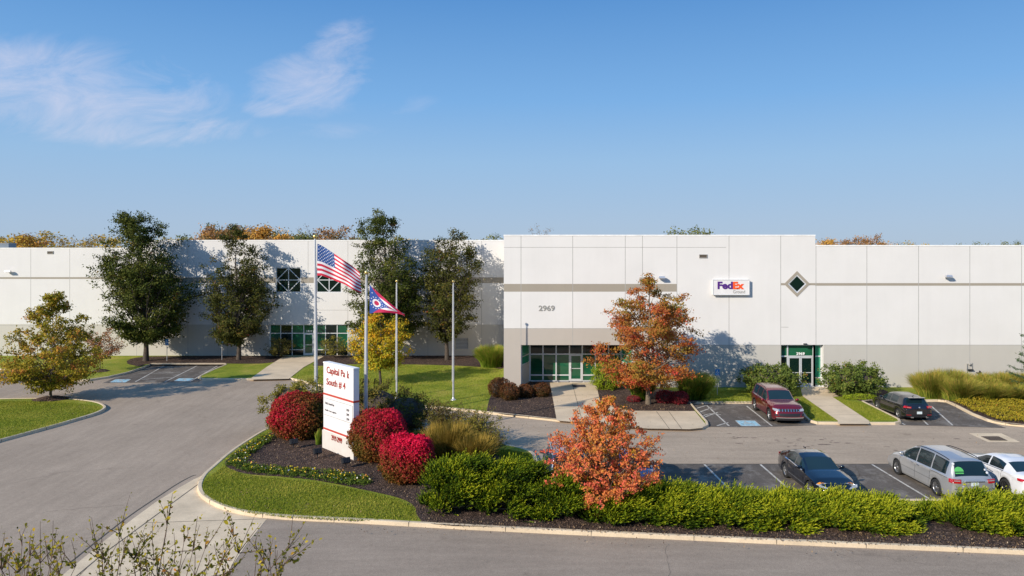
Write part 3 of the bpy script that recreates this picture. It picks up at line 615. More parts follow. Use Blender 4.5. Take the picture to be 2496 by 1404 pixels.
# diamond window
cx, cz = xb(1942.6), zb_(692); R0, R1, R2 = 31.5 / 31.7, 22.5 / 31.7, 19 / 31.7
def diam(r, y): return [(cx - r, y, cz), (cx, y, cz - r), (cx + r, y, cz), (cx, y, cz + r)]
f = MB(); v_ = diam(R0, YB - .03) + diam(R1, YB - .03) + diam(R0, YB); f.add(v_, [(i, (i + 1) % 4, 4 + (i + 1) % 4, 4 + i) for i in range(4)] + [(i, 8 + i, 8 + (i + 1) % 4, (i + 1) % 4) for i in range(4)], 0)
v_ = diam(R1, YB - .03) + diam(R2, YB - .012); f.add(v_, [(i, (i + 1) % 4, 4 + (i + 1) % 4, 4 + i) for i in range(4)], 1)
o = loc(f.build('window', [M['band'], M['alu']], wh)); tag(o, 'diamond shaped window in a grey surround')
MB().add(diam(R2, YB - .010), [(0, 1, 2, 3)]).build('pane', M['glassd'], o)
# louvre
a, b, c, d = xl(1110), xl(1141), zl(851), zl(824); f = MB()
for k in range(8):
    z = c + (d - c) * (k + .2) / 8; f.add([(a, YL + .02, z), (b, YL + .02, z), (b, YL + .14, z + .1), (a, YL + .14, z + .1)], [(0, 1, 2, 3)])
f.box(a, b, YL + .16, YL + .17, c, d, 1); loc(f.build('louvre', [M['alu'], M['dark']], wh))

# ------------------------------------------------------------------ lettering
def text(name, s, w, h, m, parent, Mx, bold=0.0, ext=.01):
    cu = bpy.data.curves.new(name, 'FONT'); cu.body = s; cu.size = 1; cu.offset = bold; cu.extrude = .001; cu.resolution_u = 3
    tmp = bpy.data.objects.new('tmp', cu); me = bpy.data.meshes.new_from_object(tmp); bpy.data.objects.remove(tmp); bpy.data.curves.remove(cu)
    n = len(me.vertices); co = np.empty(n * 3, dtype=np.float32); me.vertices.foreach_get('co', co); co = co.reshape(-1, 3)
    lo, hi = co.min(0), co.max(0); co[:, 0] = (co[:, 0] - lo[0]) / (hi[0] - lo[0]) * w; co[:, 1] = (co[:, 1] - lo[1]) / (hi[1] - lo[1]) * h; co[:, 2] = (co[:, 2] > 0) * ext
    me.vertices.foreach_set('co', co.ravel()); me.update(); me.materials.clear(); me.materials.append(m)
    me.transform(Mx); me.name = name; return link(name, me, parent)
def face(x, Y, z, rz=0.0): return Matrix.Translation((x, Y, z)) @ Matrix.Rotation(rz, 4, 'Z') @ Matrix.Rotation(math.pi / 2, 4, 'X')
loc(text('address_number', '2969', xb(1352) - xb(1313), .43, M['grey_ink'], wh, face(xb(1313), YB - .004, zb_(758)), .02, .03))
loc(text('address_number', '2969', xb(1965.5) - xb(1945), .22, M['lip'], wh, face(xb(1945), YB + .34, zb_(867)), .03, .02))
loc(text('address_number', '2979', xl(760) - xl(745.5), .17, M['lip'], wh, face(xl(745.5), YL + .13, zl(810)), .02, .01))
# box sign
fs = thing('box_sign', 'white box sign with purple and orange lettering on the white wall', 'sign', (xb(1780), YB, zb_(701)))
def fl(o): o.location = (-xb(1780), -YB, -zb_(701)); return o
fl(MB().box(xb(1736), xb(1823.5), YB - .28, YB - .01, zb_(718), zb_(682)).build('sign_box', [M['signw']], fs))
mb = MB(); e = .04
for a in ((xb(1735.3), xb(1824.2), zb_(718.8), zb_(717.4)), (xb(1735.3), xb(1824.2), zb_(682.6), zb_(681.2)), (xb(1735.3), xb(1736.7), zb_(717.3), zb_(682.7)), (xb(1822.8), xb(1824.2), zb_(717.3), zb_(682.7))): mb.box(a[0], a[1], YB - .30, YB - .27, a[2], a[3])
fl(mb.build('trim', M['alu'], fs))
fl(text('lettering', 'Fed', xb(1783.5) - xb(1746.5), (704.5 - 686) / 31.7, M['purple'], fs, face(xb(1746.5), YB - .285, zb_(704.5)), .045, .015))
fl(text('lettering', 'Ex', xb(1811) - xb(1783.7), (704.5 - 686.3) / 31.7, M['orange'], fs, face(xb(1783.7), YB - .285, zb_(704.5)), .05, .015))
fl(text('lettering', 'Ground', xb(1813) - xb(1784), (714.5 - 706.5) / 31.7, M['grey_ink'], fs, face(xb(1784), YB - .285, zb_(714.5)), 0, .012))

# wall fixtures
def wall_light(x, z, Y, label, s=1.0):
    t = thing('wall_light', label, 'light', (x, Y, z), 0, 'floodlights on the walls')
    mb = MB(); mb.box(-.09, .09, -.06, 0, -.08, .10); mb.tube([(0, -.05, .02), (.02, -.22, .06)], .03, 6); mb.build('bracket', M['alu'], t)
    mb = MB(); mb.add([(-.26 * s, -.2, -.02), (.26 * s, -.2, -.02), (.26 * s, -.5, .02), (-.26 * s, -.5, .02), (-.2 * s, -.22, .16), (.2 * s, -.22, .16), (.2 * s, -.42, .17), (-.2 * s, -.42, .17)], [(0, 3, 2, 1), (4, 5, 6, 7), (0, 1, 5, 4), (2, 3, 7, 6), (0, 4, 7, 3), (1, 2, 6, 5)]); mb.build('housing', M['steel'], t)
    MB().box(-.2 * s, .2 * s, -.46, -.24, -.035, -.022).build('lens', M['lip'], t); return t
wall_light(xb(1611), zb_(678), YB, 'grey floodlight on the wall above the russet tree')
wall_light(xb(2306), zb_(675), YB, 'grey floodlight on the wall right of the diamond window')
wall_light(xl(25), zl(663), YL, 'grey floodlight on the far left wall', 1.2)
def scupper(x, z, Y, label, w_=.5):
    t = thing('scupper', label, 'vent', (x, Y, z), 0, 'wall scuppers')
    mb = MB(); mb.box(-w_ / 2, w_ / 2, -.05, 0, .10, .14); mb.box(-w_ / 2, w_ / 2, -.05, 0, -.14, -.10); mb.box(-w_ / 2, -w_ / 2 + .04, -.05, 0, -.10, .10); mb.box(w_ / 2 - .04, w_ / 2, -.05, 0, -.10, .10); mb.build('frame', M['grey_ink'], t)
    MB().box(-w_ / 2 + .04, w_ / 2 - .04, -.02, -.005, -.10, .10).build('opening', M['joint'], t)
scupper(xb(1714), zb_(624.5), YB, 'dark rectangular scupper high on the wall left of the box sign', .62)
scupper(xl(123), zl(615.5), YL, 'dark rectangular scupper high on the far left wall', .62)
t = thing('security_camera', 'small black camera over the right double door', 'camera', (xb(1958.5), YB, zb_(838)))
MB().box(-.04, .04, -.1, 0, -.03, .03).build('mount', M['alu'], t); MB().box(-.06, .2, -.2, -.1, -.04, .05).build('camera_body', M['black'], t)
# utility riser and meter at the right wall
t = thing('utility_meter', 'grey meter box and conduit on the wall behind the ornamental grasses', 'meter', (xb(2358), YB, 0))
mb = MB(); mb.tube([(-.08, -.08, .5), (-.08, -.08, zb_(886))], .035, 8); mb.tube([(.32, -.08, zb_(900)), (.32, -.08, zb_(884))], .02, 8); mb.build('conduit', M['grey_ink'], t)
MB().box(-.08, .36, -.2, 0, zb_(902), zb_(899.5)).build('shelf', M['black'], t); mb = MB(); mb.lathe([(.01, -.16), (.09, -.15), (.09, 0)], (.14, 0, zb_(887.5)), 12, 'y'); mb.build('meter_dial', M['grey_ink'], t)
mb = MB(); mb.box(.62, .92, -.3, -.05, zb_(908.5), zb_(907)); mb.box(.86, .9, -.2, -.05, zb_(907), zb_(903)); mb.build('bracket', M['black'], t)
t = thing('utility_box', 'pale utility cabinet showing over the grasses by the wall', 'cabinet', (xb(2398), YB - .6, 0))
MB().box(-.35, .35, -.3, .3, .1, 1.0).build('cabinet', M['lgrey'], t); MB().box(-.38, .38, -.33, .33, 1.0, 1.06).build('lid', M['joint'], t)
t = thing('transformer_box', 'low green-grey cabinet between the grasses and the conduit', 'cabinet', (xb(2333), YB - .8, 0)); MB().box(-.6, .6, -.35, .35, .1, 1.15).build('cabinet', M['greyw'], t); MB().box(-.63, .63, -.38, .38, 1.15, 1.22).build('lid', M['grey_ink'], t)
p = G(1411, 941, .16); mb = MB(); mb.box(p.x - .50, p.x + .50, p.y - .45, p.y + .45, .162, .185); 
for k in range(9): mb.box(p.x - .48, p.x + .48, p.y - .43 + k * .1, p.y - .37 + k * .1, .1855, .192)
tag(mb.build('doormat', M['ink']), 'dark doormat in front of the recessed glass entrance', 'doormat')
t = thing('rooftop_unit', 'small blue-grey rooftop unit at the far left roof edge', 'air conditioner', (xl(12) * 1.06, YL * 1.06, zl0 - .6))
MB().box(-.9, .8, -.6, .6, 0, 1.15).build('casing', plain('unit_grey', (.16, .20, .24), .6), t); MB().box(-.95, .85, -.65, .65, 1.15, 1.22).build('lid', M['grey_ink'], t)

# ------------------------------------------------------------------ flagpoles and flags
def flagpole(x, yb, yt, label, r=.085, lean=0.0, sleeve=True, hide=0):
    b = G(x, yb, .13); H = HC - (yt - HY) * b.y / F - .13
    t = thing('flagpole', label, 'flagpole', b, 0, 'flagpoles around the sign')
    MB().tube([(0, 0, 0), (lean * .5, 0, H * .5), (lean, 0, H - .12)], [r, r * .85, r * .5], 12).build('pole', M['steel'], t)
    mb = MB(); R_ = r * 1.25; mb.lathe([(R_ * math.sin(a), H - .12 + R_ - R_ * math.cos(a)) for a in [k * math.pi / 8 for k in range(9)]], (lean, 0, 0), 14); mb.build('finial', M['gold'], t)
    mb = MB(); mb.lathe([(r * 2.6, 0), (r * 2.4, .04), (r * 1.3, .09), (r * 1.05, .2)], (0, 0, 0), 14); mb.build('collar', M['steel'], t)
    mb = MB(); mb.box(-.03, .03, -r - .05, -r + .01, 1.2, 1.45); mb.build('cleat', M['steel'], t)
    mb = MB(); mb.tube([(-r - .02, -.02, 1.3), (lean - r * .6, -.02, H - .25)], .008, 5); mb.build('halyard', M['lip'], t)
    return t, b, H
f1, b1, H1 = flagpole(772, 1050, 577, 'tallest silver flagpole flying the striped flag', .105, -.10)
f2, b2, H2 = flagpole(892, 1086, 664, 'silver flagpole rising from the red bush beside the sign', .10, .03)
f3, b3, H3 = flagpole(967, 970, 684, 'bare silver flagpole behind the dark shrub', .075, 0)
f4, b4, H4 = flagpole(1105, 975, 685, 'bare silver flagpole standing clear on the open lawn', .075, 0)

def cloth(surf, colf, nu, nv, mats, name):
    us = np.linspace(0, 1, nu + 1); vs = np.linspace(0, 1, nv + 1); V = []
    for a in us:
        for b in vs: V.append(surf(a, b))
    Fc = []; mi = []
    for i in range(nu):
        for j in range(nv):
            m = colf((i + .5) / nu, (j + .5) / nv)
            if m is None: continue
            Fc.append((i * (nv + 1) + j, (i + 1) * (nv + 1) + j, (i + 1) * (nv + 1) + j + 1, i * (nv + 1) + j + 1)); mi.append(m)
    return npmesh(name, V, Fc, mats, mi=mi, smooth=True)
hz1 = HC - (594 - HY) * b1.y / F - .13 ; s1 = F / b1.y
def surf1(a, b):
    x = .14 + 2.42 * a + .10 * b * a; top = -1.62 * a ** 1.15 ; bot = -1.85 - 1.12 * (max(a - .1, 0)) ** 1.1
    z = top + (bot - top) * b + .05 * math.sin(9 * a + 2) * a
    y = .20 * math.sin(8.2 * a - 1.6 * b) * (.25 + a) + .08 * math.sin(17 * a + 3 * b) * a + .10 * a * b
    return (x - .10, y, hz1 + z)
def us_col(a, b):
    if a < .40 and b < 7 / 13:
        r_ = b * 13 / 7 * 9.4 - .7; k = round(r_); o_ = .5 if k % 2 == 0 else 1.0; c_ = a / .40 * 6 - o_; m_ = round(c_)
        if 0 <= k <= 8 and 0 <= m_ <= (5 if k % 2 == 0 else 4) and math.hypot((c_ - m_) / 6 * .40 * 1.35, (r_ - k) / 9.4 * 7 / 13) < .0145: return 1
        return 2
    return 0 if int(b * 13) % 2 == 0 else 1
fl1 = thing('flag', 'striped red and white flag with starry blue canton', 'flag', b1)
link('fabric', cloth(surf1, us_col, 200, 130, [M['fred'], M['fwhite'], M['fblue']], 'fabric'), fl1)
hz2 = HC - (694 - HY) * b2.y / F - .13
def surf2(a, b):
    x = .2 + 1.86 * a; top = -1.62 * a ** .95; bot = -1.54 - .13 * a ** 2 + .08 * math.sin(3 * a)
    z = top + (bot - top) * b - (0 if a < .5 else .18 * (a - .5) * math.sin(b * 6.28))
    y = .13 * math.sin(7 * a + 2 * b) * a + .12 * math.sin(11 * a - 9 * b) * max(0, a - .35)
    return (x, y, hz2 + z)
cs = [(.20 + .245 / 1.45 * math.cos(k * 2 * math.pi / 13 + .24), .56 + .245 * math.sin(k * 2 * math.pi / 13 + .24)) for k in range(13)] + [(.44, .50), (.44, .60), (.49, .545), (.07, .22)]
def oh_col(a, b):
    if a > .82 and abs(b - .5) < (a - .82) * 1.2: return None
    d = math.hypot((a - .20) * 1.45, b - .56)
    if a < .60 and abs(b - .52) < .56 * (1 - a / .60) - .0:
        if d < .105: return 3
        if d < .175: return 1
        if any(math.hypot((a - p[0]) * 1.45, b - p[1]) < .021 for p in cs): return 1
        return 2
    t = b * 5
    return 0 if int(t) % 2 == 0 else 1
fl2 = thing('flag', 'swallowtail flag with red disc in a starry blue triangle', 'flag', b2)
link('fabric', cloth(surf2, oh_col, 160, 110, [M['fred2'], M['fwhite'], M['fblue2'], M['fred2']], 'fabric'), fl2)
# ------------------------------------------------------------------ monument sign
BL, BR = G(788.5, 1091, .15), G(861.5, 1121, .15); d = BR - BL; d.z = 0; Wd = d.length; d.normalize(); rz = math.atan2(d.y, d.x)
ms = thing('monument_sign', 'tall white monument sign with red lettering and two red stripes', 'sign', BL, rz)
TH = .32
MB().box(-.08, Wd + .06, -.03, TH + .03, -.2, .95).build('base', M['signb'], ms)
MB().box(0, Wd, 0, TH, .95, 4.50).build('panel', M['signw'], ms)
MB().box(-.015, Wd + .015, -.015, TH + .015, 4.50, 4.56).build('cap', M['lip'], ms)
MB().box(-.012, Wd + .012, -.012, TH + .012, 2.83, 2.93).build('stripe', M['red'], ms)
MB().box(-.012, Wd + .012, -.012, TH + .012, 1.00, 1.10).build('stripe', M['red'], ms)
MB().box(.10, Wd - .10, -.014, -.002, 1.80, 2.66).build('directory_panel', plain('directory', (.72, .70, .70), .5, 0, .04), ms)
mb = MB(); mb.box(.08, Wd - .08, -.016, -.003, 2.665, 2.68); mb.box(.08, Wd - .08, -.016, -.003, 1.78, 1.795); mb.box(Wd - .095, Wd - .08, -.016, -.003, 1.80, 2.66); mb.build('panel_edge', M['grey_ink'], ms)
fm = lambda x, z, y=-.004: Matrix.Translation((x, y, z)) @ Matrix.Rotation(math.pi / 2, 4, 'X')
text('lettering', 'Capital Pa', 1.92, .46, M['redl'], ms, fm(.38, 3.90), .008, .02)
text('lettering', 'k', .20, .36, M['redl'], ms, fm(2.52, 4.00), .010, .02)
text('lettering', 'South # 4', 1.98, .38, M['redl'], ms, fm(.36, 3.36), .008, .02)
text('lettering', '2919-2999', 1.10, .27, M['redl'], ms, fm(.95, .60, -.034), .01, .02)
for s_, x, w_, z in (('FedEx SmartPost', .20, 1.0, 2.36), ('Health Care Logistics', .20, 1.22, 1.98), ('2969', 2.45, .28, 2.33), ('2989', 2.45, .28, 2.10), ('2999', 2.45, .28, 1.87)):
    text('lettering', s_, w_, .125, M['ink'], ms, fm(x, z, -.016), .012, .008)
# ground spotlights
def spotlight(x, y, label):
    p = G(x, y, .15); t = thing('spotlight', label, 'light', p, math.radians(35), 'spotlights in front of the sign')
    MB().tube([(0, 0, 0), (0, 0, .22)], .03, 8).build('post', M['black'], t)
    mb = MB(); Mx = Matrix.Translation((0, 0, .36)) @ Matrix.Rotation(math.radians(-28), 4, 'X'); mb.box(-.2, .2, -.10, .10, -.13, .13, 0, Mx); mb.box(-.22, .22, -.02, .12, .13, .15, 0, Mx)
    for k in range(5): mb.box(-.17 + k * .08, -.15 + k * .08, -.13, -.10, -.11, .11, 0, Mx)
    mb.build('housing', M['black'], t); MB().box(-.17, .17, .101, .108, -.10, .10, 0, Mx).build('lens', M['glassd'], t)
spotlight(716, 1093, 'black ground spotlight nearest the left red bush')
spotlight(774, 1117, 'middle black ground spotlight in front of the sign')
spotlight(843, 1141, 'black ground spotlight nearest the front right red bush')
def post_sign(x, yb, yt, label, Y=None, tall=.46):
    b = G(x, yb, .13); H = HC - (yt - HY) * b.y / F - .13
    t = thing('parking_sign', label, 'sign', b, 0, 'blue accessible parking signs')
    MB().tube([(0, 0, 0), (0, 0, H)], .03, 8).build('post', M['steel'], t)
    MB().box(-.16, .16, -.045, -.03, H - tall, H).build('plate', M['blue'], t)
    mb = MB()
    for k in range(10):
        a, c = math.radians(110 + 28 * k), math.radians(110 + 28 * (k + 1)); z0 = H - tall * .52
        mb.add([(.085 * math.cos(a), -.048, z0 + .085 * math.sin(a)), (.085 * math.cos(c), -.048, z0 + .085 * math.sin(c)), (.055 * math.cos(c), -.048, z0 + .055 * math.sin(c)), (.055 * math.cos(a), -.048, z0 + .055 * math.sin(a))], [(3, 2, 1, 0)])
    mb.box(-.03, .0, -.050, -.046, z0, z0 + .14); mb.box(-.03, .07, -.050, -.046, z0 - .0, z0 + .02); mb.box(-.035, .005, -.050, -.046, z0 + .15, z0 + .185); mb.box(-.10, .10, -.050, -.046, H - tall + .03, H - tall + .06)
    mb.build('symbol', M['lip'], t)
post_sign(407, 880, 826, 'blue parking sign left of the second dark tree', tall=.62)
post_sign(541, 877, 825, 'blue parking sign beside the second dark tree trunk')
post_sign(1748.5, 962, 899.5, 'blue parking sign on the grass beside the russet tree')
mb = MB(); mb.box(-.13, .13, -.046, -.031, 0, .16)
o = [o for o in C.objects if o.name.startswith('parking_sign')][0]

# ------------------------------------------------------------------ foliage
def unit(v): return v / (np.linalg.norm(v, axis=-1, keepdims=True) + 1e-9)
def leaves(rng, P, size, tint, up=.4, aspect=.55, jit=.35, dirs=None, nrm=None):
    n = len(P); a = unit(rng.normal(size=(n, 3))) if dirs is None else unit(dirs + rng.normal(size=(n, 3)) * jit)
    nr = rng.normal(size=(n, 3)); nr[:, 2] += up * 2
    if nrm is not None: nr += nrm
    nr = unit(nr - a * (nr * a).sum(1, keepdims=True)); b = np.cross(nr, a); s = size * rng.uniform(.65, 1.3, (n, 1))
    V = np.stack([P - a * s / 2, P - b * s * aspect / 2 + a * s * .08, P + a * s / 2, P + b * s * aspect / 2 + a * s * .08], 1).reshape(-1, 3)
    return V, np.arange(4 * n).reshape(-1, 4), tint
def tubes_np(segs, ns=5):
    """segs: list of (points, radii)"""
    mb = MB()
    for pts, rs in segs: mb.tube(pts, list(rs), ns, cap=False)
    return mb
def curve3(a, c, b, n): return [tuple((1 - t) ** 2 * a + 2 * t * (1 - t) * c + t * t * b) for t in np.linspace(0, 1, n + 1)]
def tree_meshes(seed, H, prof, tr, n_prim, n_sec, n_leaf, leaf, lm, bm, cb=.2, slope=.9, sigma=.28, off=(0, 0), tint=None, fork=.55, twigs=True, shell=.35, up=.4, flat=.62):
    """prof: (height, radius) pairs of the crown outline. Returns trunk mesh, crown mesh"""
    rng = np.random.default_rng(seed); hs = np.array([p[0] for p in prof]); rr = np.array([p[1] for p in prof])
    zt_ = hs[-1] * .93; segs = []; wob = rng.normal(size=(8, 2)) * .03 * H / 10
    axis = lambda z: np.array([off[0] * (z / H) ** 1.3 + .06 * math.sin(z * 1.3 + seed), off[1] * (z / H) ** 1.3 + .05 * math.cos(z * 1.7 + seed), z])
    zz = np.linspace(0, zt_, 12); segs.append(([tuple(axis(z)) for z in zz], [tr * (1.25 if z == 0 else 1) * max(.06, (1 - z / zt_) ** .8) for z in zz]))
    cl = []; cd = []
    tot = np.array([rr[np.searchsorted(hs, h) - 1] for h in np.linspace(hs[0] + .01, hs[-1] - .01, 60)])
    hgrid = np.linspace(hs[0] + .01, hs[-1] - .01, 60); rg = np.interp(hgrid, hs, rr); pw = (rg + .15 * rg.max()); pw /= pw.sum()
    for i in range(n_prim):
        h = rng.choice(hgrid, p=pw) + rng.uniform(-.1, .1); R = np.interp(h, hs, rr) * rng.uniform(.72, 1.06); az = i * 2.39996 + rng.uniform(-.35, .35)
        z0 = max(cb * H, h - R * slope - rng.uniform(0, .5)); z0 = min(z0, zt_ * .96); A = axis(z0)
        ax = axis(h); B = np.array([ax[0] + R * math.cos(az), ax[1] + R * math.sin(az), h])
        Cc = (A + B) / 2 + np.array([math.cos(az), math.sin(az), -.3]) * R * .12 + rng.normal(size=3) * .06 * R
        pts = curve3(A, Cc, B, 5); r0 = tr * .42 * (1 - z0 / (zt_ * 1.2)) * (R / rr.max()) ** .5 + .008; segs.append((pts, np.linspace(r0, .006, 6)))
        Ln = np.linalg.norm(B - A)
        for j in range(n_sec):
            s_ = rng.uniform(.25, 1.0) if j else 1.0; k = s_ * 5; i0 = min(int(k), 4); P = np.array(pts[i0]) + (np.array(pts[i0 + 1]) - np.array(pts[i0])) * (k - i0)
            dr_ = unit(unit(B - A) * .5 + rng.normal(size=3) * .75 + np.array([0, 0, .25])); ln = Ln * rng.uniform(.14, .34) * (1.15 - .4 * s_)
            E = P + dr_ * ln
            if twigs: segs.append(([tuple(P), tuple((P + E) / 2 + rng.normal(size=3) * .03), tuple(E)], [r0 * .35 * (1 - .5 * s_) + .004, .007, .004]))
            for q_ in np.linspace(.5, 1.05, 4): cl.append(P + dr_ * ln * q_); cd.append(dr_)
    cl = np.array(cl); cd = np.array(cd); ct = rng.normal(size=len(cl) // 4).repeat(4)
    idx = rng.integers(0, len(cl), n_leaf); P = cl[idx] + rng.normal(size=(n_leaf, 3)) * sigma * np.array([1, 1, flat])
    hfrac = (P[:, 2] - hs[0]) / (hs[-1] - hs[0]); rad = np.hypot(P[:, 0] - off[0] * .6, P[:, 1])
    t = .45 + .13 * ct[idx] + rng.normal(size=n_leaf) * .13
    if tint is not None: t = tint(P, hfrac, rad, t, rng)
    co = P - np.stack([np.full(n_leaf, off[0] * .6), np.full(n_leaf, 0.0), np.interp(P[:, 2], [hs[0], hs[-1]], [hs[0] + .2 * (hs[-1] - hs[0]), hs[0] + .6 * (hs[-1] - hs[0])])], 1)
    V, Fc, t = leaves(rng, P, leaf, np.clip(t, 0.01, .99), up, nrm=unit(co) * 1.1 + unit(P - cl[idx]) * .7)
    tb = tubes_np(segs, 6); me = bpy.data.meshes.new('trunk'); me.from_pydata(tb.v, [], tb.f); me.materials.append(bm); me.polygons.foreach_set('use_smooth', [True] * len(tb.f)); me.update()
    return me, npmesh('crown', V, Fc, lm, t)
def tree(name, label, x, y, *a, group=None, cat='tree', loc_=None, **k):
    p = G(x, y, .13) if loc_ is None else Vector(loc_); t = thing(name, label, cat, p, 0, group); tm, cm = tree_meshes(*a, **k)
    link('trunk', tm, t); link('crown', cm, t); return t
GD = 'dark green trees along the set-back wall'
s = 25.2
tree('shade_tree', 'largest dark green tree, leftmost along the white wall', 357, 880, 11, 14.4, [(2.1, 1.6), (2.9, 3.0), (4.4, 4.0), (6.5, 3.8), (9, 3.3), (11.5, 2.9), (13.3, 1.8), (14.2, .5)], .26, 110, 7, 50000, .20, M['zelk'], M['barkd'], cb=.13, slope=1.3, sigma=.25, off=(-1.1, 0), group=GD)
tree('shade_tree', 'second dark green tree from the left, nearer the square window', 582, 877, 12, 13.0, [(1.7, 1.2), (2.6, 2.7), (4.5, 3.3), (7.0, 2.9), (9.5, 2.3), (11.5, 1.5), (12.8, .3)], .20, 76, 6, 25000, .20, M['zelk2'], M['barkd'], cb=.14, slope=1.4, sigma=.23, off=(-.4, 0), group=GD)
tree('shade_tree', 'tall dark tree behind the yellow tree and striped flag', 948, 879, 13, 14.1, [(2.0, 1.5), (3.2, 2.9), (5.5, 3.5), (8.5, 3.3), (11, 2.8), (13.0, 2.0), (14.0, .6)], .22, 94, 7, 40000, .20, M['zelk'], M['barkd'], cb=.14, slope=1.5, sigma=.24, off=(-.6, 0), group=GD)
tree('shade_tree', 'sparser bronze green tree nearest the front block', 1088, 878, 14, 12.5, [(2.0, .6), (3.2, 1.7), (5.0, 2.3), (7.5, 2.7), (9.5, 2.5), (11.5, 1.8), (12.4, .5)], .19, 60, 6, 20000, .20, M['zelk2'], M['barkd'], cb=.13, slope=1.6, sigma=.24, off=(.5, 0), group=GD)
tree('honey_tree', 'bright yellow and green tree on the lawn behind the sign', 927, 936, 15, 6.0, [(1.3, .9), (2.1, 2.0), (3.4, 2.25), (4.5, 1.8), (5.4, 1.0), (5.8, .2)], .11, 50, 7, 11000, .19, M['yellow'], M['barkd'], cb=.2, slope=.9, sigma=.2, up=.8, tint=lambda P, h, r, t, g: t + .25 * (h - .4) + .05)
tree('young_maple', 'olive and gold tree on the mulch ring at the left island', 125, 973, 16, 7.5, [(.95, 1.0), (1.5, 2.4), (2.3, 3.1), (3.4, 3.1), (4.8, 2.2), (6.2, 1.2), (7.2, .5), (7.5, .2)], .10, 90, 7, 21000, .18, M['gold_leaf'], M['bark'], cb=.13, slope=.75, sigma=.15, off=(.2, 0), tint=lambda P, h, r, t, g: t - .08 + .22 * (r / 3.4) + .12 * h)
tree('small_maple', 'small copper orange tree behind the olive tree', 245, 906, 17, 4.1, [(1.4, .6), (1.9, 1.5), (2.6, 1.6), (3.4, 1.1), (4.1, .2)], .045, 30, 8, 2600, .14, M['copper'], M['bark'], cb=.25, slope=.7, sigma=.14)
tree('small_tree', 'low dark crabapple in front of the left glass entrance', 680, 873, 18, 1.95, [(.5, .7), (.9, 1.35), (1.4, 1.3), (1.8, .8), (1.95, .2)], .05, 30, 8, 2600, .12, M['shrub_d'], M['barkd'], cb=.2, slope=.5, sigma=.12)
tree('small_tree', 'low olive gold crabapple right of the left glass entrance door', 813, 872, 19, 2.05, [(.5, .6), (.9, 1.35), (1.4, 1.5), (1.8, .9), (2.05, .2)], .05, 30, 8, 2600, .12, M['shrub_y'], M['barkd'], cb=.2, slope=.5, sigma=.12)
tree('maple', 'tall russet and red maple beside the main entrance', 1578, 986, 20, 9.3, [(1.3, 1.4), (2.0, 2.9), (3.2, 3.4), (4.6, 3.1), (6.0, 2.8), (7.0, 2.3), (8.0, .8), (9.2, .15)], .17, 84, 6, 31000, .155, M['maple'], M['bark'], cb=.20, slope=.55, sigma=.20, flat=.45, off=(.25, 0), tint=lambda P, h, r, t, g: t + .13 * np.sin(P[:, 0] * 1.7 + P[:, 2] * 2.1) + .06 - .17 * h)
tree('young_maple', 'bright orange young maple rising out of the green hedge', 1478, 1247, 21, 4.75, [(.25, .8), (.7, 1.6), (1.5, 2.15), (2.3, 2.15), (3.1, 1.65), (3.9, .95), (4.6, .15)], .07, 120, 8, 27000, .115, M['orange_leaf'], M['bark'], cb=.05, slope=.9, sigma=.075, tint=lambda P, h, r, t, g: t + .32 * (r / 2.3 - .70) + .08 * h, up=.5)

def blob_bush(name, label, x, y, rx, ry, H, n, leaf, lm, seed, group=None, tint=None, shell=.26, lump=.17, p=2.4, sink=.08, z=.14, core=True, clumps=0, cat='bush', loc_=None):
    """rounded clipped or mounded shrub: leaves spread through the outer layer of a lumpy dome"""
    rng = np.random.default_rng(seed); c = G(x, y, z) if loc_ is None else Vector(loc_); t = thing(name, label, cat, c, 0, group)
    d = unit(rng.normal(size=(n, 3))); cz = H * .5
    fr = rng.normal(size=(6, 3)) * 2.4; ph = rng.uniform(0, 6.3, 6); bumpv = sum(np.sin(d @ fr[k] * 1.6 + ph[k]) for k in range(6)) / 6
    fine = np.sin(d[:, 0] * 17 + d[:, 2] * 13 + 2) * np.sin(d[:, 1] * 19 + d[:, 2] * 7) + .8 * np.sin(d[:, 0] * 31 + 1) * np.sin(d[:, 2] * 29 + d[:, 1] * 23)
    sup = 1 / (np.abs(d) ** p).sum(1) ** (1 / p)
    r = sup * (1 + lump * bumpv + lump * .3 * fine) * (1 - shell * rng.random(n) ** 1.8)
    P = np.stack([d[:, 0] * r * rx, d[:, 1] * r * ry, cz + d[:, 2] * r * H * .5 - sink], 1)
    if clumps:
        q_ = rng.integers(0, clumps, n); P = P[q_] * rng.uniform(.80, 1.13, (clumps, 1))[q_] + rng.normal(size=(n, 3)) * .11; d = d[q_]; bumpv = rng.normal(size=clumps)[q_] * .8
    keep = P[:, 2] > .02; P = P[keep]; d = d[keep]; bb = bumpv[keep]; m = len(P)
    tt = .45 + rng.normal(size=m) * .14 + .15 * bb
    if tint: tt = tint(P, d, tt, rng, H)
    V, Fc, tt = leaves(rng, P, leaf, np.clip(tt, .01, .99), .2, .6, nrm=d * 1.4); link('foliage', npmesh('foliage', V, Fc, lm, tt), t)
    mb = MB()
    for k in range(26):
        a = rng.uniform(0, 6.28); q = rng.uniform(.3, .85); e = rng.uniform(.4, .85)
        mb.tube([(0.1 * math.cos(a), .1 * math.sin(a), 0), (rx * q * .6 * math.cos(a), ry * q * .6 * math.sin(a), H * e * .5), (rx * q * math.cos(a), ry * q * math.sin(a), H * e)], [.03, .018, .008], 5, cap=False)
    mb.build('stems', M['twig'], t)
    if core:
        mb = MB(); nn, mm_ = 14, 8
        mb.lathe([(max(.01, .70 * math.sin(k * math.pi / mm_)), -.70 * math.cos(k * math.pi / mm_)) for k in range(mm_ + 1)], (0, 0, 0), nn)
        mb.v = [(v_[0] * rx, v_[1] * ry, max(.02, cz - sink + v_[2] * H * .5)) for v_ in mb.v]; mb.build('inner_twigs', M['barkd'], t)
    return t
GR = 'clipped crimson bushes around the sign'
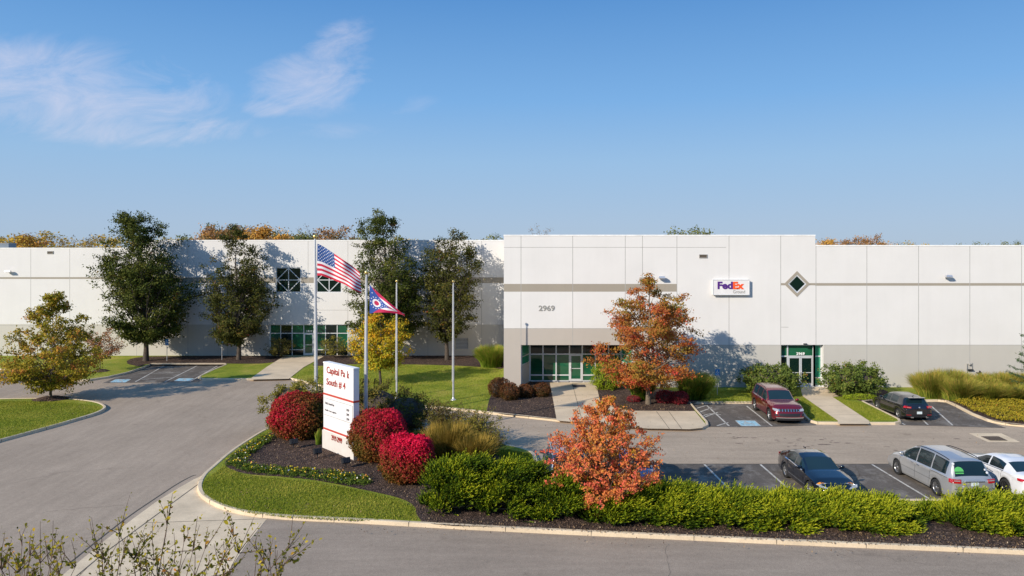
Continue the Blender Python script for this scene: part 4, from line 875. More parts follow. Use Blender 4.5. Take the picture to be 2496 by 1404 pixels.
red_t = lambda P, d, t, g, H: .38 + (t - .45) * .8 + .42 * np.clip(d[:, 2] * 1.0 - .05, -.5, .8) + .10 * np.sin(P[:, 0] * 2.1 + 1)
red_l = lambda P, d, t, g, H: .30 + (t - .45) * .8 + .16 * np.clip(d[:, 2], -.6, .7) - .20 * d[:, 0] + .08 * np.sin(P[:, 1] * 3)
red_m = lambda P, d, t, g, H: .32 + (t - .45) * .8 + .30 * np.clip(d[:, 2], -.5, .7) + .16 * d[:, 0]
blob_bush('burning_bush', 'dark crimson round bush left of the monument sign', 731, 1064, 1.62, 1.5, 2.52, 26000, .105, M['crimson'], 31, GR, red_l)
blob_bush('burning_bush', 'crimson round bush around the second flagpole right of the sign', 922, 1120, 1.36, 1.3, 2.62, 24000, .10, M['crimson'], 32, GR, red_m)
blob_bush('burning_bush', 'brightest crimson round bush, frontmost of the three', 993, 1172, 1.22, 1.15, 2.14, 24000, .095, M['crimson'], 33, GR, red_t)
GS = 'loose shrubs behind the sign'
blob_bush('shrub', 'loose yellow green shrub behind the left crimson bush', 716, 1049, 1.75, 1.25, 3.05, 12000, .11, M['shrub_y'], 34, GS, lump=.3, shell=.45, p=2, clumps=190)
blob_bush('shrub', 'loose yellow green shrub hidden behind the sign panel', 810, 1046, 1.6, 1.1, 2.9, 5000, .11, M['shrub_y'], 35, GS, lump=.3, shell=.45, p=2, clumps=170, core=False)
blob_bush('shrub', 'dark loose shrub between the second and third flagpoles', 915, 1050, 1.9, 1.2, 2.9, 12000, .11, M['shrub_d'], 36, GS, lump=.3, shell=.45, p=2, clumps=170)
blob_bush('shrub', 'dark loose shrub below the third flagpole', 990, 1058, 1.7, 1.2, 2.55, 10000, .11, M['shrub_d'], 37, GS, lump=.32, shell=.5, p=2, clumps=150)
def barberry(label, x, y, rx, H, n, lm, seed):
    """open shrub of arching bare stems with few leaves"""
    rng = np.random.default_rng(seed); t = thing('thin_shrub', label, 'bush', G(x, y, .14), 0, 'thin arching shrubs behind the crimson bushes'); mb = MB(); P = []
    for k in range(110):
        a = rng.uniform(0, 6.28); q = rng.uniform(.2, 1.0) * rx; h = H * rng.uniform(.5, 1.0) * (1 - .25 * (q / rx) ** 2); c = np.array([math.cos(a), math.sin(a) * .7, 0])
        pts = curve3(c * .08, c * q * .45 + np.array([0, 0, h * 1.0]), c * q + np.array([0, 0, h]) + rng.normal(size=3) * .08, 5); mb.tube(pts, [.014, .012, .010, .008, .006, .004], 4, cap=False)
        for j in range(3):
            b = np.array(pts[3 + j % 3]); e = b + unit(rng.normal(size=3) + np.array([0, 0, .5])) * rng.uniform(.2, .45); mb.tube([tuple(b), tuple(e)], [.006, .003], 4, cap=False)
            for s_ in np.linspace(.2, 1, 7): P.append(b + (e - b) * s_ + rng.normal(size=3) * .04)
        for s_ in np.linspace(.4, 1, 8): P.append(np.array(pts[int(s_ * 5)]) + rng.normal(size=3) * .06)
    P = np.array(P); P = P[rng.integers(0, len(P), n)] + rng.normal(size=(n, 3)) * .04
    V, Fc, tt = leaves(rng, P, .075, np.clip(.5 + rng.normal(size=n) * .22, .01, .99)); link('foliage', npmesh('foliage', V, Fc, lm, tt), t); mb.build('stems', M['twig'], t)
barberry('thin twiggy shrub right behind the crimson bushes', 1080, 1082, 1.6, 2.3, 6500, M['shrub_d'], 41)
barberry('thin twiggy shrub between tawny grass and the aisle', 1165, 1096, 1.6, 2.1, 6000, M['shrub_y'], 42)
barberry('thin twiggy shrub nearest the parked dark SUV', 1200, 1112, 1.0, 1.3, 2200, M['shrub_y'], 43)

def grass_clump(label, x, y, R, H, n, lm, seed, group, z=.14, lean=(.15, 0), w_=.012, name='ornamental_grass', depth=None, loc_=None):
    rng = np.random.default_rng(seed); c = G(x, y, z) if loc_ is None else Vector(loc_); t = thing(name, label, 'grass clump', c, 0, group)
    a = rng.uniform(0, 6.28, n); r0 = R * .62 * np.sqrt(rng.random(n)); b = np.stack([r0 * np.cos(a), r0 * np.sin(a), np.zeros(n)], 1)
    ln = H * rng.uniform(.65, 1.12, n); out = rng.uniform(.0, 1.0, n) ** .9 * R * .75; a2 = a + rng.normal(size=n) * .4
    o = np.stack([np.cos(a2) * out + lean[0] * ln, np.sin(a2) * out + lean[1] * ln, np.zeros(n)], 1)
    K = 5; V = []; side = np.stack([-np.sin(a2 + 1), np.cos(a2 + 1), np.zeros(n)], 1)
    for k in range(K):
        s_ = k / (K - 1); p_ = b + o * (s_ ** 1.7); p_[:, 2] = ln * (s_ - .30 * s_ ** 3 * (out / R)); ww = w_ * 1.5 * (1 - .8 * s_ ** 2)
        V.append(p_ - side * ww); V.append(p_ + side * ww)
    V = np.stack(V, 1); Fc = np.concatenate([np.stack([np.arange(n) * 2 * K + 2 * k + q for q in (0, 1, 3, 2)], 1) for k in range(K - 1)])
    bt_ = rng.normal(size=n) * .32; tt = np.concatenate([np.clip(.22 + .13 * k + bt_, .01, .99) for k in range(K - 1)])
    link('blades', npmesh('blades', V.reshape(-1, 3), Fc, lm, tt), t); return t
GG = 'feathery grass clumps by the right wall'
for i, (x, y, R, H) in enumerate(((2268, 966, 1.0, 2.1), (2312, 963, 1.05, 2.25), (2336, 974, 1.1, 1.9), (2385, 966, 1.15, 1.7), (2432, 962, 1.2, 1.9), (2480, 962, 1.2, 1.95), (2410, 976, 1.0, 1.5), (2466, 978, 1.0, 1.5))):
    grass_clump('feathery green gold grass clump, number %s from the left by the right wall' % ('first', 'second', 'third', 'fourth', 'sixth', 'rightmost', 'fifth', 'seventh')[i], x, y, R * 1.4, H * .80, 4600, M['grassy'], 50 + i, GG, lean=(.04, 0))
labs = ['leftmost feathery grass clump by the right wall, behind the black hatchback', 'tall feathery clump just left of the meter conduit', 'feathery clump in front of the wall cabinet, golden at its foot', 'feathery clump right below the wall conduit and meter', 'feathery clump second from the photo\'s right edge', 'feathery clump at the right photo edge against the wall', 'shorter feathery clump above the golden ground cover', 'shorter feathery clump low at the right edge']
for o, l in zip([o for o in C.objects if o.name.startswith('ornamental_grass')], labs): o['label'] = l
grass_clump('green grass mound against the front block corner', 1197, 893, 1.5, 1.9, 5200, M['grassg'], 60, None, lean=(.0, -.05))
grass_clump('olive grass clump left of the russet maple trunk', 1562, 972, .95, 1.35, 2300, M['grassg'], 61, None)
grass_clump('large green grass mound right of the russet maple trunk', 1690, 970, 1.35, 1.75, 4200, M['grassg'], 62, None)
grass_clump('tawny grass clump behind the brightest crimson bush', 1090, 1132, 1.15, 2.0, 4200, M['tawny'], 63, 'tawny grasses behind the crimson bushes', lean=(.02, 0))
grass_clump('tawny grass clump just left of the green hedge', 1150, 1140, 1.1, 1.6, 3400, M['tawny'], 64, 'tawny grasses behind the crimson bushes', lean=(.02, 0))
grass_clump('small green grass tuft at the foot of the sign', 778, 1083, .28, .85, 260, M['grassg'], 65, None)

GB = 'brown rounded bushes left of the entrance walk'
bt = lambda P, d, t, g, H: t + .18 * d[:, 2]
blob_bush('round_bush', 'brown red bush at the block corner, leftmost and tallest', 1216, 966, .75, .7, 1.45, 4200, .085, M['brown_leaf'], 71, GB, bt)
blob_bush('round_bush', 'dark bronze bush second from the left of the corner', 1242, 974, .68, .65, 1.25, 4200, .085, M['brown_leaf'], 72, GB, bt)
blob_bush('round_bush', 'small brown bush third along the corner bed', 1281, 968, .56, .55, 1.0, 3200, .085, M['brown_leaf'], 73, GB, bt)
blob_bush('round_bush', 'brown bush nearest the entrance walk', 1321, 966, .66, .6, 1.05, 3600, .085, M['brown_leaf'], 74, GB, bt)
blob_bush('round_bush', 'tall lime green bush right of the main entrance door', 1481, 949, 1.15, .9, 2.15, 9000, .10, M['lime'], 75, None, clumps=170, p=2.2)
blob_bush('round_bush', 'small burgundy bush right of the maple trunk', 1656, 984, .62, .55, .95, 3200, .08, M['burg'], 76, 'burgundy bushes under the maple')
blob_bush('round_bush', 'dark red low bush between maple trunk and burgundy bush', 1622, 982, .65, .5, .95, 2600, .08, M['burg'], 77, 'burgundy bushes under the maple')
blob_bush('round_bush', 'low burgundy bush left of the maple trunk', 1545, 979, .45, .4, .5, 1200, .07, M['burg'], 78, 'burgundy bushes under the maple')
blob_bush('viburnum', 'large rounded green shrub behind the red SUV', 1882, 961, 2.1, 1.7, 2.1, 12000, .15, M['shrub'], 79, 'rounded shrubs flanking the right door', lump=.24, shell=.4, p=2.0, sink=.0, clumps=420)
blob_bush('viburnum', 'large rounded green shrub right of the right door walk', 2079, 962, 2.15, 1.7, 2.3, 12500, .15, M['shrub'], 80, 'rounded shrubs flanking the right door', lump=.24, shell=.4, p=2.0, sink=.0, clumps=420)
blob_bush('perennial', 'low yellow green plants in front of the right rounded shrub', 2095, 972, 1.1, .45, .42, 2600, .08, M['lime'], 81, None, core=False, cat='plant')
# golden ground cover on the right bank
rng = np.random.default_rng(90); poly = [(2325, 982), (2350, 972), (2420, 962), (2500, 962), (2650, 972), (2700, 1040), (2500, 1034), (2430, 1026), (2380, 1008)]
def in_poly(P, poly):
    x, y = P[:, 0], P[:, 1]; c = np.zeros(len(P), bool); n = len(poly)
    for i in range(n):
        x0, y0 = poly[i]; x1, y1 = poly[(i + 1) % n]
        if y0 == y1: continue
        k = ((y0 > y) != (y1 > y)) & (x < (x1 - x0) * (y - y0) / (y1 - y0) + x0); c ^= k
    return c
def scatter(polypx, n, rng, z=.14):
    w_ = [G(x, y, z) for x, y in polypx]; w2 = [(p.x, p.y) for p in w_]; a = np.array(w2); lo, hi = a.min(0), a.max(0); P = rng.uniform(lo, hi, (int(n * 2.6) + 50, 2)); P = P[in_poly(P, w2)][:n]; return P, w2
P, w2 = scatter(poly, 26000, rng)
cen = np.array(w2).mean(0); hgt = .15 + .35 * (np.sin(P[:, 0] * 1.9) * np.sin(P[:, 1] * 2.3) * .5 + .5); P3 = np.concatenate([P, (z_ := (.14 + hgt * rng.uniform(.3, 1, len(P))))[:, None]], 1)
V, Fc, tt = leaves(rng, P3, .11, np.clip(.5 + rng.normal(size=len(P)) * .2, .01, .99), .6)
tag(link('ground_cover', npmesh('ground_cover', V, Fc, M['cover'], tt)), 'golden olive ground cover filling the bank at the right edge', 'ground cover', kind='stuff')
# pansies in two strips
rng = np.random.default_rng(91); Ps = []
for strip in ([(652, 1060), (600, 1090), (563, 1117), (552, 1134), (600, 1150), (640, 1145), (600, 1130), (606, 1112), (650, 1080), (668, 1066)], [(600, 1150), (640, 1140), (720, 1147), (800, 1150), (895, 1168), (905, 1182), (870, 1186), (780, 1170), (680, 1160)]):
    P, _ = scatter(strip, 2600, rng, .15); Ps.append(P)
P = np.concatenate(Ps); cl = P[rng.integers(0, len(P), 420)]; 
for q in range(1): pass
Lp = np.repeat(cl, 22, 0) + rng.normal(size=(420 * 22, 2)) * .10; P3 = np.concatenate([Lp, rng.uniform(.16, .34, (len(Lp), 1))], 1); t0 = np.clip(.28 + rng.normal(size=len(Lp)) * .1, .01, .55)
V, Fc, t1 = leaves(rng, P3, .085, t0, .6)
fl_ = np.repeat(cl, 4, 0) + rng.normal(size=(420 * 4, 2)) * .09; F3 = np.concatenate([fl_, rng.uniform(.30, .38, (len(fl_), 1))], 1); sel = rng.random(len(F3)) < .22; F3 = F3[sel]
kk = rng.random(len(F3)); tf = np.where(kk < .72, rng.uniform(.60, .84, len(F3)), np.where(kk < .82, .9, np.where(kk < .95, .945, .995)))
V2, Fc2, t2 = leaves(rng, F3, .075, tf, 1.2, .95)
tag(link('pansies', npmesh('pansies', np.concatenate([V, V2]), np.concatenate([Fc, Fc2 + len(V)]), M['flower'], np.concatenate([t1, t2]))), 'yellow pansies edging the mulch bed before the sign', 'flowers', kind='stuff')
# turf blades and fallen leaves / mulch chips
rng = np.random.default_rng(92); PP = []
for pol, n in (([(500, 1168), (545, 1137), (594, 1158), (766, 1175), (876, 1196), (970, 1218), (1008, 1237), (1018, 1268), (860, 1270), (700, 1262), (600, 1250), (540, 1233), (500, 1212), (491, 1190)], 30000),
               ([(-60, 978), (150, 979), (240, 990), (248, 999), (180, 1023), (110, 1043), (0, 1072), (-60, 1090)], 26000), ([(1190, 1100), (1240, 1096), (1290, 1106), (1303, 1125), (1306, 1145), (1296, 1150), (1230, 1120)], 5000),
               ([(710, 922), (757, 894), (850, 890), (1100, 893), (1226, 898), (1205, 945), (1188, 975), (1184, 1000), (1040, 990), (850, 957)], 30000), ([(1715, 952), (1830, 952), (1830, 981), (1700, 981)], 5000), ([(1940, 985), (1958, 970), (2038, 1024), (1975, 1024)], 4000), ([(2032, 970), (2100, 982), (2182, 1024), (2117, 1026)], 5000)):
    P, _ = scatter(pol, n, rng, .13); PP.append(P)
P = np.concatenate(PP); n = len(P); a = rng.uniform(0, 6.28, n); h = rng.uniform(.035, .085, n); wd = .016
b = np.concatenate([P, np.full((n, 1), .128)], 1); sd = np.stack([np.cos(a), np.sin(a), 0 * a], 1) * wd; tp = b + np.stack([rng.normal(size=n) * .02, rng.normal(size=n) * .02, h], 1)
V = np.stack([b - sd, b + sd, tp], 1).reshape(-1, 3); patch = np.sin(P[:, 0] * .9 + 1) * np.sin(P[:, 1] * 1.3)
tag(link('turf_grass', npmesh('turf_grass', V, np.arange(3 * n).reshape(-1, 3), M['turf_blade'], np.clip(.45 + .18 * patch + rng.normal(size=n) * .2, .01, .99))), 'short mown grass on the lawns and islands', 'grass', kind='stuff')
PP = []
for pol, n in (([(640, 1062), (600, 1112), (640, 1140), (880, 1170), (960, 1208), (1010, 1240), (1060, 1275), (1100, 1200), (900, 1120), (760, 1090)], 2600), ([(1020, 1262), (1060, 1281), (1300, 1291), (2000, 1323), (2496, 1342), (2496, 1300), (2000, 1290), (1300, 1270)], 2600), ([(1190, 1000), (1230, 950), (1345, 960), (1353, 1015)], 600), ([(1470, 985), (1530, 998), (1690, 1000), (1660, 985)], 500), ([(2260, 965), (2340, 990), (2330, 965)], 300)):
    P, _ = scatter(pol, n, rng, .15); PP.append(P)
for pol, n in (([(700, 1270), (2400, 1350), (2400, 1372), (700, 1292)], 130), ([(1700, 1050), (2400, 1050), (2400, 1120), (1700, 1120)], 60), ([(2210, 985), (2310, 985), (2420, 1035), (2260, 1035)], 90), ([(500, 1170), (1000, 1260), (600, 1250)], 170), ([(1240, 1020), (1500, 1050), (1700, 1110), (1320, 1110)], 120), ([(710, 922), (1100, 893), (1226, 898), (1184, 1000)], 260), ([(100, 985), (240, 992), (100, 1040)], 60), ([(1350, 950), (1450, 950), (1700, 1040), (1360, 1024)], 60)):
    P, _ = scatter(pol, n, rng, .15); PP.append(P)
P = np.concatenate(PP); P3 = np.concatenate([P, np.full((len(P), 1), .158)], 1); P3[:, 2] += rng.uniform(0, .02, len(P))
V, Fc, tt = leaves(rng, P3, .075, np.clip(rng.random(len(P)) * .9 + .05, .01, .99), 4.0, .5)
tag(link('leaf_litter', npmesh('leaf_litter', V, Fc, leafm('litter', [(0, (.10, .07, .05)), (.6, (.20, .13, .08)), (.88, (.36, .24, .13)), (1, (.55, .45, .32))], .1), tt)), 'fallen leaves and bark chips scattered on mulch and paving', 'leaves', kind='stuff')

# juniper hedge: feathery plumes
def juniper(label, cx_, cy_, rx, ry, H, n, seed, tone=0.0, loc_=None):
    """spreading juniper: overlapping boughs, each a fan of feathery plumes, with gaps between them"""
    rng = np.random.default_rng(seed); c = G(cx_, cy_, .14) if loc_ is None else Vector(loc_); t = thing('juniper', label, 'bush', c, 0, 'spreading junipers along the near kerb')
    nb = max(10, int(36 * rx * ry / 2.3)); mb = MB(); C_, A_, S_ = [], [], []
    for k in range(nb):                                              # bough tips spread over a low dome
        q = math.sqrt((k + .5) / nb) * rng.uniform(.9, 1.06); a = k * 2.39996 + rng.normal() * .2; ex, ey = math.cos(a) * q, math.sin(a) * q
        top = H * (1 - .62 * q ** 2.4) * rng.uniform(.80, 1.08); z = top if k % 3 else top * rng.uniform(.35, .75); z = max(z, .16)
        e = np.array([ex * rx * .93, ey * ry * .93, z - .12]); C_.append(e); A_.append(unit(np.array([ex * .75 + .55, ey * .75, .42 + .3 * (1 - q)]))); S_.append(rng.uniform(.8, 1.2))
        mb.tube([(0, 0, .04), (e[0] * .5, e[1] * .5, e[2] * .35), tuple(e)], [.05, .032, .012], 5, cap=False)
    C_, A_, S_ = np.array(C_), np.array(A_), np.array(S_); bt_ = rng.normal(size=nb) * .13
    i = rng.integers(0, nb, n); rad = rng.normal(size=(n, 3)) * np.array([.165, .15, .075]) * S_[i][:, None]; B = C_[i] + rad - A_[i] * rng.uniform(0, .28, n)[:, None]; B[:, 2] = np.maximum(B[:, 2], .03)
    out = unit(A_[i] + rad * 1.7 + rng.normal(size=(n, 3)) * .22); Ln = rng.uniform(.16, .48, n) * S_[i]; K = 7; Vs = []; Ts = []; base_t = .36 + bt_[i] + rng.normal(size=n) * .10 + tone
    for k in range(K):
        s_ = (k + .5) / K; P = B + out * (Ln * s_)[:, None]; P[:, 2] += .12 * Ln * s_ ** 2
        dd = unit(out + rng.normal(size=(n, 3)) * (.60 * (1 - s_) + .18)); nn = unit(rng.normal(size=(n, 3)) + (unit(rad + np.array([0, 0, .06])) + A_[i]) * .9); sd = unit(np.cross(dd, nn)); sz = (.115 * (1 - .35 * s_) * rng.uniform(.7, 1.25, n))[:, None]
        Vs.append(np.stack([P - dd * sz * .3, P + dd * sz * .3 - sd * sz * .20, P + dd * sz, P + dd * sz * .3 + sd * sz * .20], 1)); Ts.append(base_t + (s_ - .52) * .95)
    V = np.concatenate(Vs).reshape(-1, 3); nf = len(V) // 4
    link('foliage', npmesh('foliage', V, np.arange(nf * 4).reshape(-1, 4), M['juniper'], np.clip(np.concatenate(Ts), .01, .99)), t)
    mb.build('stems', M['bark'], t)
JN = 7000
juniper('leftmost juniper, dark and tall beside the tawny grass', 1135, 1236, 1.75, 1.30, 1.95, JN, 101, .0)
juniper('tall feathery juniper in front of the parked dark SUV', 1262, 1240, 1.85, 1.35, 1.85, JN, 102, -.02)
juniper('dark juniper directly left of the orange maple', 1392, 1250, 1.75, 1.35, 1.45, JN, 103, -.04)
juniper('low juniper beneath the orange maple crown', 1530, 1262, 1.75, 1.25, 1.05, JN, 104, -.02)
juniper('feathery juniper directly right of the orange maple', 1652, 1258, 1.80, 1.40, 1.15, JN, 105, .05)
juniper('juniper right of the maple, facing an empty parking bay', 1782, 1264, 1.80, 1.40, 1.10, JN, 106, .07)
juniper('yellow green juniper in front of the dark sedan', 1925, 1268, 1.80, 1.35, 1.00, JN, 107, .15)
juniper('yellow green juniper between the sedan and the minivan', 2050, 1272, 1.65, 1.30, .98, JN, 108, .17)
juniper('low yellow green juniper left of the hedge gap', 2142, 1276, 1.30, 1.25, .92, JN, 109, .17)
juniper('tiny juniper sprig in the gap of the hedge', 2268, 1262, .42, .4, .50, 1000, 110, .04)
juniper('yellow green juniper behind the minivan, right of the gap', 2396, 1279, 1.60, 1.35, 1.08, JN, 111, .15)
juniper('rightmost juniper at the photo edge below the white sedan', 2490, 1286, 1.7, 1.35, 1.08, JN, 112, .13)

# spruce at the right edge
def spruce(label, loc_, H, R, seed, n=14000):
    rng = np.random.default_rng(seed); t = thing('spruce', label, 'tree', loc_); mb = MB(); mb.tube([(0, 0, 0), (0, 0, H)], [.16, .02], 8); P = []; Dd = []
    for k in range(95):
        z = .5 + (H - .7) * (k / 95) ** .95; ln = R * (1 - z / H) ** .8 * rng.uniform(.75, 1.1) + .15; a = k * 2.4; e = np.array([math.cos(a) * ln, math.sin(a) * ln, z + .12 * ln]); b0 = np.array([0, 0, z])
        pts = curve3(b0, (b0 + e) / 2 + np.array([0, 0, -.18 * ln]), e, 5); mb.tube(pts, [.03, .025, .02, .015, .01, .005], 4, cap=False)
        for s_ in np.linspace(.2, 1, 26):
            q = b0 + (e - b0) * s_; q[2] -= .35 * ln * s_ * (1 - s_)
            sdv = np.array([-math.sin(a), math.cos(a), 0]) * rng.normal() * .22 * (1.2 - s_) * min(ln, 1.5); P.append(q + sdv + np.array([0, 0, -.04])); Dd.append(e - b0 + sdv * 2)
    P = np.array(P); Dd = unit(np.array(Dd)); i = rng.integers(0, len(P), n); Q = P[i] + rng.normal(size=(n, 3)) * .05
    V, Fc, tt = leaves(rng, Q, .17, np.clip(.5 + rng.normal(size=n) * .2, .01, .99), .3, .22, .6, Dd[i]); link('crown', npmesh('crown', V, Fc, M['spruce'], tt), t); mb.build('trunk', M['barkd'], t)
spruce('dark spruce reaching in from the right photo edge', G(2553, 980, .13), 7.2, 2.75, 120)

# near tree tops at the lower left
def near_tree(label, x, y, H, R, shoots, seed):
    rng = np.random.default_rng(seed); t = thing('young_tree', label, 'tree', (x, y, 0), 0, 'leafy tree tops at the lower left'); mb = MB(); P = []; Dd = []
    mb.tube([(0, 0, 0), (-.1, 0, H * .3), (-.40, .03, H * .52), (-.45, .03, H * .62)], [.13, .11, .08, .05], 8)
    for (tx, ty, tz) in shoots:
        b0 = np.array([-.45 + rng.normal() * .25, rng.normal() * .1, H * rng.uniform(.50, .66)]); e = np.array([tx - x, ty - y, tz]); mid = b0 * .45 + e * .55 + np.array([rng.normal() * .12, rng.normal() * .12, -.1])
        pts = [np.array(p_) for p_ in curve3(b0, mid, e, 12)]; pts = [p_ + rng.normal(size=3) * .012 for p_ in pts]; mb.tube(pts, list(np.linspace(.022, .0022, 13)), 5, cap=False)
        Ln = np.linalg.norm(e - b0)
        for j in range(27):
            k = rng.integers(5, 13); q = pts[k]; dv = unit((e - b0) / Ln * .8 + rng.normal(size=3) * .5 + np.array([0, 0, .3])); l2 = rng.uniform(.12, .38); mb.tube([tuple(q), tuple(q + dv * l2 * .5 + rng.normal(size=3) * .01), tuple(q + dv * l2)], [.0045, .003, .0015], 4, cap=False)
            for s_ in np.linspace(.15, 1, 9):
                if rng.random() < .80: P.append(q + dv * l2 * s_ + rng.normal(size=3) * .012); Dd.append(dv + rng.normal(size=3) * .8)
        for s_ in np.linspace(.45, 1, 26):
            if rng.random() < .5: P.append(pts[int(s_ * 12)] + rng.normal(size=3) * .02); Dd.append(unit(e - b0) + rng.normal(size=3) * .8)
    P = np.array(P); Dd = np.array(Dd); n = len(P); off_ = unit(Dd) * .022
    a = unit(Dd); nr = rng.normal(size=(n, 3)); nr[:, 2] += .8; b = unit(np.cross(a, nr)); s_ = (.042 * rng.uniform(.5, 1.35, n))[:, None]; P = P + off_
    V = np.stack([P - a * s_ / 2, P - b * s_ * .25 - a * s_ * .12, P - b * s_ * .22 + a * s_ * .18, P + a * s_ / 2 - np.array([0, 0, .006]), P + b * s_ * .22 + a * s_ * .18, P + b * s_ * .25 - a * s_ * .12], 1).reshape(-1, 3)
    link('crown', npmesh('crown', V, np.arange(6 * n).reshape(-1, 6), leafm('near_leaf_%d' % seed, [(0, (.09, .09, .010)), (.45, (.27, .24, .02)), (.75, (.50, .38, .03)), (1, (.50, .18, .03))], .3, .45), np.clip(.45 + rng.normal(size=n) * .24, .01, .99)), t)
    mb.build('trunk', M['twig'], t)
def SP(x, y, Y): return (WX(x, Y), Y, WZ(y, Y))
rs = random.Random(5); sh = []
for (x, y) in ((400, 1268), (345, 1318), (290, 1285), (258, 1350), (235, 1330), (440, 1310), (470, 1330), (500, 1318), (430, 1360), (385, 1350), (566, 1290), (585, 1330), (540, 1350), (510, 1370), (570, 1385), (330, 1350), (300, 1370), (360, 1385), (410, 1390), (250, 1380)):
    sh.append(SP(x + rs.uniform(-6, 6), y + 14, rs.uniform(6.3, 7.4)))
near_tree('leafy upright twigs of a young tree, middle of the lower left', WX(360, 6.8), 6.8, 7.6, 1.2, sh, 131)
sh = [SP(x, y, rs.uniform(6.2, 7.2)) for x, y in ((52, 1330), (75, 1350), (100, 1375), (20, 1372), (130, 1362), (118, 1385), (-30, 1360), (45, 1390), (150, 1392), (-60, 1380), (10, 1395), (180, 1385))]
near_tree('leafy twigs of a young tree in the lower left corner', WX(60, 6.7), 6.7, 7.4, 1.2, sh, 132)
sh = [SP(x, y, rs.uniform(6.4, 7.2)) for x, y in ((700, 1338), (660, 1362), (640, 1385), (690, 1372), (620, 1350), (650, 1395))]
near_tree('arching leafy twigs, rightmost of the near tree tops', WX(600, 6.8), 6.8, 7.3, 1.2, sh, 133)

# ------------------------------------------------------------------ trees beyond the roofs
protos = {}
def far_proto(kind, seed, H, w_, lm, n=7500, leaf=.40, sig=.55):
    return tree_meshes(seed, H, [(H * .12, w_ * .5), (H * .3, w_ * .95), (H * .6, w_), (H * .82, w_ * .85), (H * .94, w_ * .6), (H, w_ * .25)], .22, 46, 5, n, leaf, lm, M['bark'], cb=.15, slope=1.0, sigma=sig)
FP = {'y': far_proto('y', 201, 13, 4.3, M['far1']), 'g': far_proto('g', 202, 13, 4.2, M['far2']), 'o': far_proto('o', 203, 13, 4.0, M['far3']), 'r': far_proto('r', 204, 13, 4.0, M['far4']), 'b': far_proto('b', 205, 13, 3.6, M['far5'], 700, .25, .3), 'y2': far_proto('y', 206, 13, 4.8, M['far1']), 'g2': far_proto('g', 207, 13, 3.8, M['far2'])}
KN = {'y': ('yellow', 'yellow tree'), 'g': ('olive green', 'green tree'), 'o': ('orange', 'orange tree'), 'r': ('russet', 'russet tree'), 'b': ('nearly bare', 'bare tree')}
rs = random.Random(77); near_done = {}
def far_tree(x, ytop, Y, k, wide=1.0, where=''):
    H = HC - (ytop - HY) * Y / F; s_ = H / 13.0; tm, cm = FP[k]; kk = k[0]
    t = thing('background_tree', '%s tree beyond the roof %s' % (KN[kk][0], where), 'tree', (WX(x, Y), Y, 0), rs.uniform(0, 6.28), 'trees beyond the warehouse roof')
    t.scale = (s_ * wide, s_ * wide, s_); link('trunk', tm, t); link('crown', cm, t)
L_left = [(8, 569, 'g'), (45, 577, 'y'), (85, 571, 'y2'), (105, 565, 'b'), (125, 577, 'b'), (150, 579, 'y'), (180, 577, 'b'), (215, 568, 'b'), (250, 578, 'y2'), (285, 580, 'y'), (60, 574, 'o'), (-40, 575, 'y')]
wl = ['at the far left photo edge', 'left of the tallest bare one there', 'under the bare tops at the far left', 'with thin twigs, far left', 'thin, right of the far left yellow ones', 'above the leftmost dark scupper', 'thin, midway to the first dark tree', 'thin, near the first dark tree', 'touching the first dark tree', 'half hidden by the first dark tree', 'second from the far left edge', 'just outside the left photo edge']
for (x, y, k), l in zip(L_left, wl): far_tree(x, y, 150 + rs.uniform(-12, 14), k, 1.3, l)
L_mid = [(440, 580, 'y'), (470, 568, 'g'), (500, 562, 'o'), (530, 556, 'r'), (552, 548, 'g2'), (590, 556, 'r'), (620, 553, 'o'), (648, 556, 'o'), (672, 563, 'g'), (700, 564, 'g2'), (725, 566, 'g'), (754, 547, 'b'), (770, 566, 'g'), (795, 563, 'b'), (822, 557, 'r'), (850, 572, 'g2'), (640, 566, 'y'), (740, 568, 'b'), (1000, 580, 'y'), (1195, 574, 'g2')]
wm = ['just right of the first dark tree', 'between the first two dark trees, left', 'between the first two dark trees, middle', 'left behind the second dark tree', 'right behind the second dark tree top', 'just right of the second dark tree', 'brightest of the orange patch right of the second dark tree', 'right end of the orange patch', 'left of the tall flagpole, lowish', 'left of the tall flagpole, broader', 'immediately left of the tall flagpole ball', 'standing highest above the tall flagpole', 'immediately right of the tall flagpole ball', 'thin, right of the tall flagpole', 'left of the third dark tree', 'touching the third dark tree', 'low in front of the orange patch', 'thin, left of the tall flagpole', 'peeping right of the third dark tree', 'alone, small, left of the front block']
for (x, y, k), l in zip(L_mid, wm): far_tree(x, y, 155 + rs.uniform(-12, 18), k, 1.15, l)
L_r = [(1315, 546, 'b', .9), (1683, 549, 'g', 1.0), (2000, 588, 'o', 1), (2025, 585, 'o', .9), (2050, 592, 'r', .7), (2085, 583, 'r', .9), (2105, 588, 'g', .8), (2128, 577, 'r', .7), (2160, 590, 'o', .8), (2182, 590, 'g', .8), (2200, 589, 'b', .8), (2230, 592, 'y', .9), (2290, 594, 'b', .8), (2360, 593, 'g2', .8), (2400, 595, 'b', .8), (2430, 593, 'g2', .7), (2470, 584, 'g', .5)]
wr = ['alone above the left half of the front block', 'alone, rounded, above the russet maple', 'at the step down to the lower right roof', 'second from the right roof step', 'low, third from the right roof step', 'broad, in the middle of the right group', 'between the two russet ones at right', 'tallest and reddest above the right roof', 'low, right of the reddest one', 'low, farther right of the reddest one', 'thin, above the right roof', 'low band above the right roof', 'thin, right of the low yellow band', 'small, above the right floodlight\'s side', 'thin, near the right photo edge', 'small, near the right photo edge', 'last at the right photo edge']
for (x, y, k, wd_), l in zip(L_r, wr): far_tree(x, y, 150 + rs.uniform(-10, 14), k, wd_, l)

